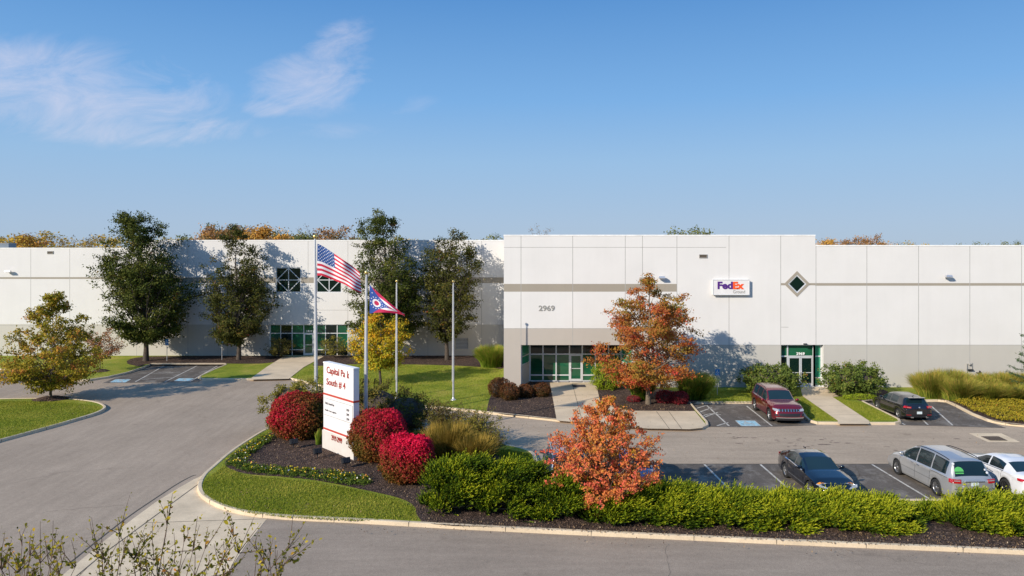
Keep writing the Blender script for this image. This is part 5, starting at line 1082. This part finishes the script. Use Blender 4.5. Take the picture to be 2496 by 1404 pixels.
# ------------------------------------------------------------------ vehicles
M['carglass'] = glassm('car_glass', (.006, .014, .018), (.012, .028, .034), .03); M['tyre'] = plain('tyre', (.018, .018, .018), .85); M['rim'] = plain('alloy', (.42, .42, .43), .3, .8); M['rimd'] = plain('dark_alloy', (.10, .10, .10), .35, .7)
M['chrome'] = plain('chrome', (.75, .75, .76), .12, .95, .02); M['lampw'] = plain('lamp_clear', (.46, .48, .50), .15, .3, .1, 12, 1); M['lampr'] = plain('lamp_red', (.45, .008, .012), .15, 0, .15, 9, 1); M['plate'] = plain('plate', (.58, .66, .68), .5, 0, .15, 20)
M['trim'] = plain('car_trim', (.015, .015, .017), .45)
def paint(name, c, metal=.35, rough=.28): return plain(name, c, rough, metal, .04, 2, 1)
def interp(pts, x):
    xs = [p[0] for p in pts]; ys = [p[1] for p in pts]
    return float(np.interp(x, xs, ys))
def sinterp(pts, x, h=.05): return (interp(pts, x - h) + 2 * interp(pts, x) + interp(pts, x + h)) / 4
class Car:
    """x runs from the nose (0) to the tail (L) in the profiles; local +x is forward"""
    def __init__(s, label, cat, name, paint_m, L, Wd, top, belt, wb, fo, wr, wins, ws, rw, tumble=.30, zsill=.24, rimm='rim', lift=0, ends=(.10, .08), nose_w=.86, tail_w=.90, spokes=7, pos=(0, 0), head=0.0, group='parked cars'):
        s.t = thing(name, label, cat, (pos[0], pos[1], .009), head, None); s.L = L; s.W = Wd; s.top = top; s.belt = belt; s.tumble = tumble; s.zs = zsill; s.wr = wr; s.ax = (fo, fo + wb); s.nw = nose_w; s.tw = tail_w; s.ends = ends; s.p = paint_m
        n = 110; xs = set(np.linspace(0, L, n)); 
        for a in s.ax:
            for k in range(-9, 10): xs.add(a + (wr + .055) * math.sin(k * math.pi / 18 * .999))
        for a in wins: xs |= {a[0], a[1]}
        xs |= {ws[0], ws[1], rw[0], rw[1]}; xs = sorted(x for x in xs if 0 <= x <= L)
        ys = [xs[0]]
        for x in xs[1:]:
            if x - ys[-1] > .004: ys.append(x)
        s.xs = ys; R = 14; s.R = R; V = []; grid = {}
        for i, x in enumerate(s.xs):
            for j, (y, z, xo) in enumerate(s.section(x)):
                for sd in (1, -1):
                    grid[i, j, sd] = len(V); V.append((s.L / 2 - x + xo, sd * y, z))
        s.V = V; s.grid = grid; used = {}
        def cls(i, j):
            x = (s.xs[i] + s.xs[i + 1]) / 2
            if j >= 10 and ws[0] <= x <= ws[1]: return 'windshield'
            if j >= 10 and rw[0] <= x <= rw[1] and (j >= 10): return 'rear_window'
            if 7 <= j <= 8:
                for k, (a, b) in enumerate(wins):
                    if a <= x <= b and interp(top, x) - interp(belt, x) > .13: return 'side_window%d' % k
            return 'body'
        F_ = {}
        for i in range(len(s.xs) - 1):
            for j in range(R - 1):
                c = cls(i, j)
                for sd in (1, -1):
                    f = (grid[i, j, sd], grid[i, j + 1, sd], grid[i + 1, j + 1, sd], grid[i + 1, j, sd]); f = f if sd > 0 else f[::-1]
                    key = c + (('R' if sd < 0 else 'L') if c.startswith('side') else ''); F_.setdefault(key, []).append(f)
        # end caps
        bf = F_['body']; ncol = 8
        for i, dirn in ((0, 1), (len(s.xs) - 1, -1)):
            rows = []
            for j in range(R):
                a, b = V[grid[i, j, 1]], V[grid[i, j, -1]]; row = [grid[i, j, 1]]
                for k in range(1, ncol):
                    t_ = k / ncol; y = a[1] + (b[1] - a[1]) * t_; bul = (s.ends[0] if dirn > 0 else s.ends[1]) * (1 - (2 * t_ - 1) ** 2) * dirn * min(1, abs(a[1]) / (.3 * Wd))
                    row.append(len(V)); V.append((a[0] + bul, y, a[2]))
                row.append(grid[i, j, -1]); rows.append(row)
            for j in range(R - 1):
                for k in range(ncol):
                    f = (rows[j][k], rows[j][k + 1], rows[j + 1][k + 1], rows[j + 1][k]); bf.append(f if dirn > 0 else f[::-1])
        def part(name, faces, m, parent=None, push=0):
            ids = sorted({q for f in faces for q in f}); mp = {q: k for k, q in enumerate(ids)}
            mb = MB(); mb.add([V[q] for q in ids], [tuple(mp[q] for q in f) for f in faces], 0, True); return mb.build(name, m, parent or s.t)
        s.body = part('body', F_['body'], paint_m)
        for k, f in F_.items():
            if k == 'body': continue
            nm = 'side_window' if k.startswith('side') else k; part(nm, f, M['carglass'])
        # underbody and wheel wells
        mb = MB(); mb.box(-L / 2 + .25, L / 2 - .25, -Wd / 2 + .22, Wd / 2 - .22, .17, .62); mb.build('underbody', M['dark'], s.t)
        for a in s.ax:
            for sd in (1, -1):
                mb = MB(); tr = wr; wd = .21; y1 = sd * (Wd / 2 - .015); y0 = y1 - sd * wd
                cx_ = L / 2 - a; prof = [(tr * .62, y0), (tr * .97, y0), (tr, y0 + sd * .03), (tr, y1 - sd * .03), (tr * .96, y1), (tr * .68, y1)]
                w_ = bpy.data.objects.new('wheel', None); C.objects.link(w_); w_.parent = s.t; w_.location = (cx_, 0, tr)
                mb.lathe(prof, (0, 0, 0), 28, 'y'); mb.build('tyre', M['tyre'], w_)
                mb = MB(); rr = tr * .69; yo = y1 - sd * .02; mb.lathe([(rr, yo - sd * .02), (rr, yo), (rr * .88, yo), (rr * .84, yo - sd * .05), (rr * .84, yo - sd * .14)], (0, 0, 0), 28, 'y'); mb.lathe([(.001, yo), (rr * .2, yo), (rr * .24, yo - sd * .04)], (0, 0, 0), 14, 'y')
                for k in range(spokes):
                    an = 2 * math.pi * k / spokes; ca, sa = math.cos(an), math.sin(an); hw = rr * .085
                    q = [(ca * rr * .15 - sa * hw, yo - sd * .012, sa * rr * .15 + ca * hw), (ca * rr * .15 + sa * hw, yo - sd * .012, sa * rr * .15 - ca * hw), (ca * rr * .9 + sa * hw * 1.3, yo - sd * .004, sa * rr * .9 - ca * hw * 1.3), (ca * rr * .9 - sa * hw * 1.3, yo - sd * .004, sa * rr * .9 + ca * hw * 1.3)]
                    mb.add(q + [(p_[0], p_[1] - sd * .04, p_[2]) for p_ in q], [(0, 1, 2, 3), (3, 2, 1, 0), (0, 4, 5, 1), (2, 6, 7, 3), (1, 5, 6, 2), (3, 7, 4, 0)])
                mb.build('rim', M[rimm], w_)
                mb = MB(); mb.lathe([(.001, yo - sd * .13), (rr * .84, yo - sd * .13)], (0, 0, 0), 20, 'y'); mb.add([mb.v[q] for q in range(len(mb.v))], []); mb.build('brake_disc', M['rimd'], w_)
    def w(s, x):
        a = min(1, x / (.22 * s.L)); b = min(1, (s.L - x) / (.16 * s.L))
        return s.W / 2 * (s.nw + (1 - s.nw) * math.sin(a * math.pi / 2) ** .8) * (s.tw + (1 - s.tw) * math.sin(b * math.pi / 2) ** .8)
    def section(s, x):
        w = s.w(x); T = sinterp(s.top, x); B = min(sinterp(s.belt, x), T - .015); zb = s.zs + (.08 if (x < .12 or x > s.L - .12) else 0)
        for a in s.ax:
            r = s.wr + .055; dd = abs(x - a)
            if dd < r: zb = max(zb, s.wr + math.sqrt(max(0, r * r - dd * dd)))
        zb = min(zb, B - .12); g = T - B; gg = min(1, max(0, g / .25)); yr = (w - .10) - s.tumble * g - .04 * gg
        h = B - zb; arch = 0
        P = [(w - .035, zb), (w - .004, zb + .10 * h), (w, zb + .35 * h), (w - .008, zb + .62 * h), (w - .03, zb + .80 * h), (w - .012, zb + .90 * h), (w - .05, B - .02), (w - .085, B + .008 * gg)]
        yl_, zl_ = P[-1]; z8 = T - .035 - .05 * gg
        z8 = max(z8, zl_ + .004); P += [((yl_ * .5 + yr * .5) + .015 * gg, (zl_ + z8) / 2), (yr, z8), (yr - .07, max(T - .012 - .015 * gg, z8)), (yr * .6, T + .005), (yr * .3, T + .012), (0, T + .014)]
        out = []
        for (y, z) in P:
            xo = 0
            f = max(0, 1 - x / .55) ; e = max(0, 1 - (s.L - x) / .45)
            if f > 0: xo -= f * (.16 * max(0, (z - .55)) / .4 ** 1 * .9 + .10 * max(0, .42 - z))
            if e > 0: xo += e * (.10 * max(0, .42 - z))
            out.append((y, z, xo))
        return out
    def fx(s, y, z):
        """surface of the nose"""
        w = s.w(0); t_ = min(1, abs(y) / w); return s.L / 2 - (.144 * max(0, z - .55) / .4 + .10 * max(0, .42 - z)) + s.ends[0] * (1 - t_ ** 2)
    def rx(s, y, z):
        w = s.w(s.L); t_ = min(1, abs(y) / w); return -s.L / 2 + .10 * max(0, .42 - z) - s.ends[1] * (1 - t_ ** 2)
    def patch(s, name, m, pts, rear=False, off=.012, both=True, parent=None, n=6):
        """quad given by four (y, z) corners laid on nose or tail; mirrored when both"""
        res = None
        for sd in ((1, -1) if both else (1,)):
            mb = MB(); a, b, c, d = [Vector((p_[0], p_[1])) for p_ in pts]; V = []
            for i in range(n + 1):
                for j in range(3):
                    q = a.lerp(b, i / n).lerp(d.lerp(c, i / n), j / 2); x = (s.rx(q.x, q.y) - off) if rear else (s.fx(q.x, q.y) + off); V.append((x, sd * q.x, q.y))
            k = len(V); V += [(v_[0] + (.05 if rear else -.05), v_[1], v_[2]) for v_ in V]
            fs = [(i * 3 + j, (i + 1) * 3 + j, (i + 1) * 3 + j + 1, i * 3 + j + 1) for i in range(n) for j in range(2)]
            fs += [(i * 3, k + i * 3, k + i * 3 + 3, i * 3 + 3) for i in range(n)] + [(i * 3 + 2, i * 3 + 5, k + i * 3 + 5, k + i * 3 + 2) for i in range(n)] + [(0, 1, k + 1, k), (1, 2, k + 2, k + 1), (n * 3, k + n * 3, k + n * 3 + 1, n * 3 + 1), (n * 3 + 1, k + n * 3 + 1, k + n * 3 + 2, n * 3 + 2)]
            mb.add(V, fs, 0, False); res = mb.build(name, m, parent or s.t)
        return res
    def side_pt(s, x, z, off=.008):
        P = s.section(x)
        for j in range(len(P) - 1):
            if P[j][1] <= z <= P[j + 1][1]:
                t_ = (z - P[j][1]) / (P[j + 1][1] - P[j][1] + 1e-6); return (s.L / 2 - x + P[j][2], P[j][0] + (P[j + 1][0] - P[j][0]) * t_ + off, z)
        return (s.L / 2 - x, P[2][0] + off, z)
    def side_patch(s, name, m, x0, x1, zf, off=.010, sides=(1, -1), n=8, parent=None):
        """zf(x) -> (z0, z1)"""
        for sd in sides:
            V = []; 
            for i in range(n + 1):
                x = x0 + (x1 - x0) * i / n; z0, z1 = zf(x)
                for j in range(4): p_ = s.side_pt(x, z0 + (z1 - z0) * j / 3, off); V.append((p_[0], sd * p_[1], p_[2]))
            fs = [(i * 4 + j, (i + 1) * 4 + j, (i + 1) * 4 + j + 1, i * 4 + j + 1) for i in range(n) for j in range(3)]
            mb = MB(); mb.add(V, fs, 0, True); mb.build(name, m, parent or s.t)
    def seams(s, xs):
        mb = MB()
        for x in xs:
            for sd in (1, -1):
                B = sinterp(s.belt, x); V = []
                zb = s.section(x)[0][1] + .03
                for k in range(9):
                    z = zb + (B - .03 - zb) * k / 8
                    for e in (-.008, .008): p_ = s.side_pt(x + e, z, .003); V.append((p_[0], sd * p_[1], p_[2]))
                mb.add(V, [(2 * k, 2 * k + 1, 2 * k + 3, 2 * k + 2) for k in range(8)])
        mb.build('door_seam', M['trim'], s.t)
    def handles(s, xs, z, m=None):
        for x in xs:
            for sd in (1, -1):
                p_ = s.side_pt(x, z, .02); MB().box(p_[0] - .10, p_[0] + .10, sd * p_[1] - .018, sd * p_[1] + .018, z - .015, z + .02).build('door_handle', m or s.p, s.t)
    def mirrors(s, x, z, m=None):
        for sd in (1, -1):
            p_ = s.side_pt(x, z - .03, 0); y = sd * p_[1]; mb = MB(); e = sd * .20
            mb.box(p_[0] - .02, p_[0] + .05, min(y - sd * .05, y + sd * .08), max(y - sd * .05, y + sd * .08), z - .02, z + .02)
            c = (p_[0] + .0, y + sd * .14, z + .04)
            mb.lathe([(.001, -.115), (.06, -.10), (.082, -.03), (.082, .04), (.05, .10), (.001, .11)], (0, 0, 0), 10, 'y')
            k0 = len(mb.v) - 60
            for k in range(k0, len(mb.v)): v_ = mb.v[k]; mb.v[k] = (v_[0] * .8 + c[0], v_[1] + c[1], v_[2] + c[2])
            mb.build('mirror', m or s.p, s.t)
    def rails(s, x0, x1, m, z=.05):
        for sd in (1, -1):
            pts = []
            for k in range(9):
                x = x0 + (x1 - x0) * k / 8; P = s.section(x); pts.append((s.L / 2 - x, sd * (P[9][0] - .02), P[10][1] + z * math.sin(math.pi * k / 8) ** .35))
            MB().tube(pts, .018, 6).build('roof_rail', m, s.t)
    def arches(s, m, w_=.06):
        for a in s.ax:
            for sd in (1, -1):
                mb = MB(); V = []; r0 = s.wr + .058
                for k in range(17):
                    an = math.pi * k / 16
                    for r in (r0, r0 + w_): 
                        x = a - r * math.cos(an); z = max(s.zs, s.wr + r * math.sin(an)); p_ = s.side_pt(max(.02, min(s.L - .02, x)), z, .012); V.append((s.L / 2 - x, sd * max(p_[1], s.w(a) * .985), z))
                mb.add(V, [(2 * k, 2 * k + 1, 2 * k + 3, 2 * k + 2) for k in range(16)]); mb.build('wheel_arch', m, s.t)
def pos(x, y): p_ = G(x, y); return (p_.x, p_.y)
# local +x points forward; heading -90 deg = nose towards the camera
TO, AW = -math.pi / 2, math.pi / 2
# red SUV, nose towards the camera
pr = paint('deep_red_paint', (.17, .006, .014), .4)
c = Car('deep red SUV with roof rails parked nose out by the right door', 'SUV', 'parked_suv', pr, 5.1, 1.97, [(0, .90), (.10, 1.03), (.40, 1.13), (1.3, 1.20), (1.50, 1.21), (2.15, 1.70), (2.5, 1.79), (3.4, 1.81), (4.5, 1.76), (4.7, 1.70), (5.02, 1.12), (5.1, .95)],
        [(0, .84), (.3, 1.03), (1.3, 1.11), (2, 1.13), (4.8, 1.17), (5.1, .92)], 3.09, .95, .385, [(1.75, 2.62), (2.70, 3.55), (3.63, 4.45)], (1.52, 2.14), (4.66, 4.98), .20, .28, pos=(17.0, 47.5), head=TO - .04, ends=(.12, .06), nose_w=.88, spokes=5)
c.patch('grille', M['trim'], [(-.60, .80), (.60, .80), (.60, .92), (-.60, .92)], both=False, n=12)
g_ = c.t.children[-1]
for k in range(8): y = -.60 + k * 1.2 / 7; c.patch('grille_bar', M['chrome'], [(y - .02, .79), (y + .02, .79), (y + .02, .93), (y - .02, .93)], both=False, off=.022, n=2, parent=None)
c.patch('headlight', M['lampw'], [(.64, .80), (.88, .82), (.88, .93), (.64, .92)]); c.patch('lower_grille', M['trim'], [(-.58, .50), (.58, .50), (.66, .68), (-.66, .68)], both=False, n=12); c.patch('fog_lamp', M['trim'], [(.70, .52), (.88, .54), (.88, .66), (.74, .66)])
c.patch('bumper_trim', M['chrome'], [(-.80, .40), (.80, .40), (.84, .455), (-.84, .455)], both=False, off=.03, n=12); c.patch('bumper', M['trim'], [(-.82, .27), (.82, .27), (.84, .395), (-.84, .395)], both=False, off=.015, n=12)
c.side_patch('sill_trim', M['trim'], 1.5, 3.55, lambda x: (.29, .36)); c.arches(M['trim'], .05); c.seams([1.62, 2.66, 3.59]); c.handles([2.45, 3.40], .97); c.mirrors(1.80, 1.13); c.rails(2.3, 4.6, M['trim'], .06); c.side_patch('headlight', M['lampw'], .02, .35, lambda x: (.83 + .06 * x, .93 + .06 * x)); c.side_patch('taillight', M['lampr'], 4.75, 5.05, lambda x: (.98, 1.10))
c.side_patch('window_trim', M['chrome'], 1.75, 4.45, lambda x: (sinterp(c.belt, x) - .035, sinterp(c.belt, x) - .012), off=.006, n=20)

# black hatchback, tail towards the camera
pk = paint('black_paint', (.010, .010, .014), .2, .2)
c = Car('black hatchback with red tail lamps parked nose in, right of the right door walk', 'hatchback', 'parked_hatchback', pk, 4.25, 1.80, [(0, .62), (.15, .78), (.9, .98), (1.05, 1.0), (1.85, 1.40), (2.3, 1.475), (3.2, 1.46), (3.75, 1.38), (4.08, 1.02), (4.2, .93), (4.25, .80)],
        [(0, .60), (.5, .82), (1.1, .92), (3.9, 1.0), (4.25, .78)], 2.58, .87, .325, [(1.45, 2.35), (2.43, 3.22)], (1.10, 1.84), (3.74, 4.08), .26, .20, rimm='rim', pos=(25.2, 47.9), head=AW + .01, ends=(.08, .07), spokes=10)
def tail(c, zl0, zl1, y0, y1, plate_z, pw=.30, em=True, light_in=None):
    c.patch('taillight', M['lampr'], [(y0, zl0), (y1, zl0 + .01), (y1, zl1), (y0, zl1 - .02)], rear=True); 
    c.patch('licence_plate', M['plate'], [(-.155, plate_z), (.155, plate_z), (.155, plate_z + .15), (-.155, plate_z + .15)], rear=True, both=False, off=.02, n=3)
tail(c, .83, .94, .50, .78, .48)
c.patch('lamp_band', M['lampw'], [(.55, .85), (.74, .855), (.74, .875), (.55, .87)], rear=True, off=.018)
c.side_patch('taillight', M['lampr'], 4.02, 4.22, lambda x: (.83, .94)); c.patch('bumper_lower', M['trim'], [(-.70, .27), (.70, .27), (.74, .37), (-.74, .37)], rear=True, both=False, n=10)
c.patch('reflector', M['lampr'], [(.50, .40), (.78, .40), (.78, .425), (.50, .425)], rear=True, off=.02)
mb = MB(); mb.lathe([(.001, -.03), (.055, -.03), (.06, 0)], (0, 0, 0), 16, 'y'); mb.v = [(-4.25 / 2 - .065 + v_[1], v_[0], .88 + v_[2]) for v_ in mb.v]; mb.build('emblem', M['chrome'], c.t)
mb = MB()
for y_ in (-.50, -.42, .42, .50): mb.tube([(-2.02, y_, .27), (-2.24, y_, .27)], .035, 10)
mb.build('exhaust_pipe', M['chrome'], c.t); c.seams([1.32, 2.39, 3.05]); c.handles([2.2, 3.05], .82); c.mirrors(1.48, .98); MB().tube([(-1.40, 0, 1.42), (-1.50, 0, 1.50)], .02, 6).build('antenna', M['trim'], c.t)
MB().box(-1.98, -1.72, -.52, .52, 1.405, 1.43).build('roof_spoiler', pk, c.t)

# dark sedan, nose towards the camera
pd = paint('midnight_paint', (.003, .005, .012), .2, .12)
sedan_top = [(0, .62), (.12, .74), (.6, .90), (1.25, 1.00), (1.40, 1.01), (2.15, 1.36), (2.6, 1.44), (3.2, 1.42), (3.7, 1.30), (4.25, 1.06), (4.6, 1.02), (4.68, .90)]
c = Car('black sedan parked nose in towards the hedge, left of the silver minivan', 'sedan', 'parked_sedan', pd, 4.68, 1.82, sedan_top, [(0, .60), (.5, .80), (1.4, .92), (4.2, 1.0), (4.68, .86)], 2.70, .92, .325, [(1.70, 2.55), (2.63, 3.55)], (1.42, 2.16), (3.62, 4.24), .28, .20, pos=(13.62, 33.15), head=TO + .01, ends=(.12, .06), nose_w=.80)
c.patch('headlight', M['lampw'], [(.42, .62), (.80, .68), (.80, .78), (.50, .68)]); c.side_patch('headlight', M['lampw'], .02, .34, lambda x: (.66 + .1 * x, .75 + .12 * x)); c.side_patch('indicator', plain('amber', (.70, .26, .02), .3), .24, .34, lambda x: (.69 + .1 * x, .75 + .12 * x), off=.014)
c.patch('grille', M['trim'], [(-.46, .40), (.46, .40), (.34, .66), (-.34, .66)], both=False, n=10); c.patch('lower_grille', M['trim'], [(-.7, .26), (.7, .26), (.7, .36), (-.7, .36)], both=False, n=10); c.patch('licence_plate', M['plate'], [(-.155, .42), (.155, .42), (.155, .56), (-.155, .56)], both=False, off=.026, n=3)
c.seams([1.55, 2.59, 3.50]); c.handles([2.4, 3.35], .86); c.mirrors(1.78, .98); c.side_patch('window_trim', M['chrome'], 1.72, 3.6, lambda x: (sinterp(c.belt, x) - .03, sinterp(c.belt, x) - .01), off=.006, n=18); c.patch('lower_taillight', M['lampr'], [(.3, .86), (.78, .86), (.78, .93), (.3, .92)], rear=True); c.side_patch('taillight', M['lampr'], 4.4, 4.66, lambda x: (.84, .90))
MB().box(-1.30, -1.10, -.02, .02, 1.40, 1.47).build('antenna', pd, c.t)


# silver minivan, tail towards the camera
ps = paint('silver_paint', (.43, .43, .43), .45, .30)
c = Car('silver minivan with green window sticker parked tail to the hedge', 'minivan', 'parked_minivan', ps, 5.1, 1.96, [(0, .68), (.12, .82), (.5, .95), (.95, 1.07), (1.05, 1.10), (2.0, 1.62), (2.4, 1.72), (3.4, 1.75), (4.5, 1.70), (4.72, 1.64), (4.98, 1.06), (5.1, .95)],
        [(0, .64), (.5, .86), (1.2, 1.0), (4.8, 1.08), (5.1, .92)], 3.0, 1.0, .345, [(1.45, 2.45), (2.52, 3.55), (3.62, 4.58)], (1.10, 2.02), (4.69, 4.97), .22, .22, pos=(19.2, 33.4), head=AW + .04, ends=(.08, .07), tail_w=.93, spokes=5)
tail(c, .84, 1.02, .58, .88, .74); c.side_patch('taillight', M['lampr'], 4.86, 5.08, lambda x: (.84, 1.00)); c.patch('lamp_band', M['lampw'], [(.62, .93), (.86, .935), (.86, .975), (.62, .97)], rear=True, off=.018)
c.patch('bumper_seam', M['trim'], [(-.84, .60), (.84, .60), (.84, .615), (-.84, .615)], rear=True, both=False, off=.013, n=10); c.patch('bumper_step', M['trim'], [(-.50, .60), (.50, .60), (.50, .64), (-.50, .64)], rear=True, both=False, off=.016, n=8)
c.patch('chrome_strip', M['chrome'], [(-.42, .905), (.42, .905), (.42, .94), (-.42, .94)], rear=True, both=False, off=.02, n=6); c.seams([1.30, 2.48, 3.58]); c.handles([2.3, 2.75], .95, M['chrome']); c.mirrors(1.50, 1.10); c.rails(2.2, 4.5, M['trim'], .04)
c.side_patch('slide_rail', M['trim'], 3.6, 4.75, lambda x: (.985, 1.0), off=.006); c.side_patch('crease_shade', M['trim'], 1.4, 4.0, lambda x: (.60, .612), off=.004, n=12)  # last strip: shade line of a body crease, painted dark
# stickers on the rear glass
def glass_pt(c, y, f, x0=4.70, x1=4.97):
    x = x0 + (x1 - x0) * f; return (c.L / 2 - x - .03, y, sinterp(c.top, x) + .03)
def sticker(c, y, f, r, m, name='sticker', n=14, semi=False):
    pts = [glass_pt(c, y, f)]
    for k in range(n + 1):
        a = math.pi * k / n if semi else 2 * math.pi * k / n; pts.append(glass_pt(c, y - r * math.cos(a), f - r * 1.5 * math.sin(a)))
    mb = MB(); mb.add(pts, [(0, k, k + 1) for k in range(1, n + 1)]); mb.build(name, m, c.t)
gs = plain('sticker_green', (.10, .45, .12), .6); ws_ = plain('sticker_white', (.7, .7, .7), .6); ysk = plain('sticker_yellow', (.60, .55, .03), .6)
sticker(c, .52, .72, .20, gs, semi=True); 
for k in range(1):
    q = [glass_pt(c, .70, .78), glass_pt(c, .34, .78), glass_pt(c, .34, .86), glass_pt(c, .70, .86)]; MB().add(q, [(0, 1, 2, 3)]).build('sticker', gs, c.t)
sticker(c, .70, .22, .06, ws_); sticker(c, -.66, .80, .05, ws_); sticker(c, -.60, .62, .04, ws_); c.patch('bumper_sticker', ysk, [(.40, .79), (.50, .79), (.50, .85), (.40, .85)], rear=True, both=False, off=.016, n=2); c.patch('bumper_sticker', ws_, [(.46, .70), (.51, .70), (.51, .74), (.46, .74)], rear=True, both=False, off=.016, n=2)

# white sedan
pw = paint('white_paint', (.70, .70, .71), .0, .3)
c = Car('white sedan parked tail to the hedge, cut by the right photo edge', 'sedan', 'parked_sedan', pw, 4.75, 1.86, [(0, .64), (.12, .76), (.6, .92), (1.3, 1.02), (1.45, 1.03), (2.2, 1.38), (2.7, 1.45), (3.2, 1.43), (3.6, 1.34), (4.22, 1.10), (4.62, 1.07), (4.75, .93)], [(0, .60), (.5, .82), (1.4, .94), (4.3, 1.02), (4.75, .88)], 2.80, .93, .335, [(1.72, 2.55), (2.63, 3.55)], (1.47, 2.20), (3.54, 4.20), .28, .20, rimm='rimd', pos=(22.25, 33.4), head=AW + .02, ends=(.08, .07))
tail(c, .80, .92, .45, .80, .62); c.side_patch('taillight', M['lampr'], 4.46, 4.72, lambda x: (.82, .93)); c.seams([1.55, 2.59, 3.50]); c.handles([2.4, 3.35], .88); c.mirrors(1.78, 1.0); c.side_patch('window_trim', M['trim'], 1.72, 3.6, lambda x: (sinterp(c.belt, x) - .03, sinterp(c.belt, x) - .008), off=.006, n=18)

# red car at the very right edge (only its corner shows)
prd = paint('bright_red_paint', (.35, .02, .015), .1)
c = Car('red car whose corner shows at the right photo edge', 'sedan', 'parked_sedan', prd, 4.7, 1.84, [(0, .64), (.12, .76), (.6, .92), (1.3, 1.02), (1.45, 1.03), (2.2, 1.40), (2.7, 1.48), (3.2, 1.46), (3.7, 1.34), (4.22, 1.08), (4.6, 1.04), (4.7, .93)], [(0, .60), (.5, .82), (1.4, .94), (4.3, 1.02), (4.7, .88)], 2.75, .93, .335, [(1.72, 2.55), (2.63, 3.55)], (1.47, 2.20), (3.64, 4.20), .28, .20, pos=(WX(2594, 36.2) + .62, 36.0), head=TO, ends=(.10, .07))
c.patch('headlight', M['lampw'], [(.45, .64), (.80, .68), (.80, .78), (.50, .72)]); c.patch('grille', M['trim'], [(-.4, .40), (.4, .40), (.34, .62), (-.34, .62)], both=False, n=8); c.seams([1.55, 2.59, 3.5]); c.side_patch('taillight', M['lampr'], 4.3, 4.66, lambda x: (.80, .95)); c.mirrors(1.78, .98)

# dark boxy SUV behind the orange tree, tail towards the camera
pb = paint('slate_blue_paint', (.03, .05, .09), .4, .25)
c = Car('dark boxy SUV with pale roof half hidden by the orange maple', 'SUV', 'parked_suv', pb, 4.75, 1.92, [(0, .80), (.15, .95), (.5, 1.04), (1.2, 1.10), (1.35, 1.11), (1.95, 1.70), (2.3, 1.80), (3.4, 1.82), (4.4, 1.79), (4.5, 1.76), (4.68, 1.15), (4.75, .95)], [(0, .76), (.5, .98), (1.3, 1.06), (4.6, 1.12), (4.75, .92)], 2.8, .9, .37, [(1.62, 2.5), (2.58, 3.4), (3.5, 4.3)], (1.38, 1.94), (4.47, 4.66), .16, .28, pos=(2.42, 33.8), head=AW, ends=(.06, .05))
tail(c, .92, 1.12, .76, .90, .66); c.rails(2.1, 4.3, M['alu'], .06); c.seams([1.5, 2.54, 3.45]); c.mirrors(1.62, 1.12); c.handles([2.35, 3.25], .98)
mb = MB(); mb.box(-1.9, .45, -.62, .62, 1.835, 1.85); mb.build('roof_panel', plain('roof_silver', (.35, .36, .38), .4, .3), c.t); mb = MB(); mb.box(-2.30, -2.22, -.45, .45, 1.70, 1.76); mb.build('brake_light', M['lampr'], c.t)
# blue car beneath the orange tree, nose towards the camera
pbl = paint('royal_blue_paint', (.006, .045, .20), .3, .2)
c = Car('blue sedan mostly hidden behind the orange maple', 'sedan', 'parked_sedan', pbl, 4.6, 1.80, [(0, .62), (.12, .74), (.6, .90), (1.25, .99), (1.40, 1.0), (2.15, 1.38), (2.6, 1.46), (3.2, 1.44), (3.7, 1.32), (4.2, 1.06), (4.5, 1.02), (4.6, .90)], [(0, .60), (.5, .80), (1.4, .92), (4.2, 1.0), (4.6, .86)], 2.66, .90, .32, [(1.70, 2.5), (2.58, 3.45)], (1.42, 2.16), (3.62, 4.18), .28, .20, pos=(5.45, 33.3), head=TO, ends=(.12, .06), nose_w=.82)
c.patch('headlight', M['lampw'], [(.42, .62), (.80, .68), (.80, .78), (.50, .70)]); c.side_patch('headlight', M['lampw'], .02, .30, lambda x: (.66 + .1 * x, .75 + .12 * x)); c.patch('grille', M['trim'], [(-.42, .40), (.42, .40), (.34, .60), (-.34, .60)], both=False, n=10); c.seams([1.55, 2.54, 3.4]); c.handles([2.35, 3.25], .86); c.mirrors(1.76, .98)
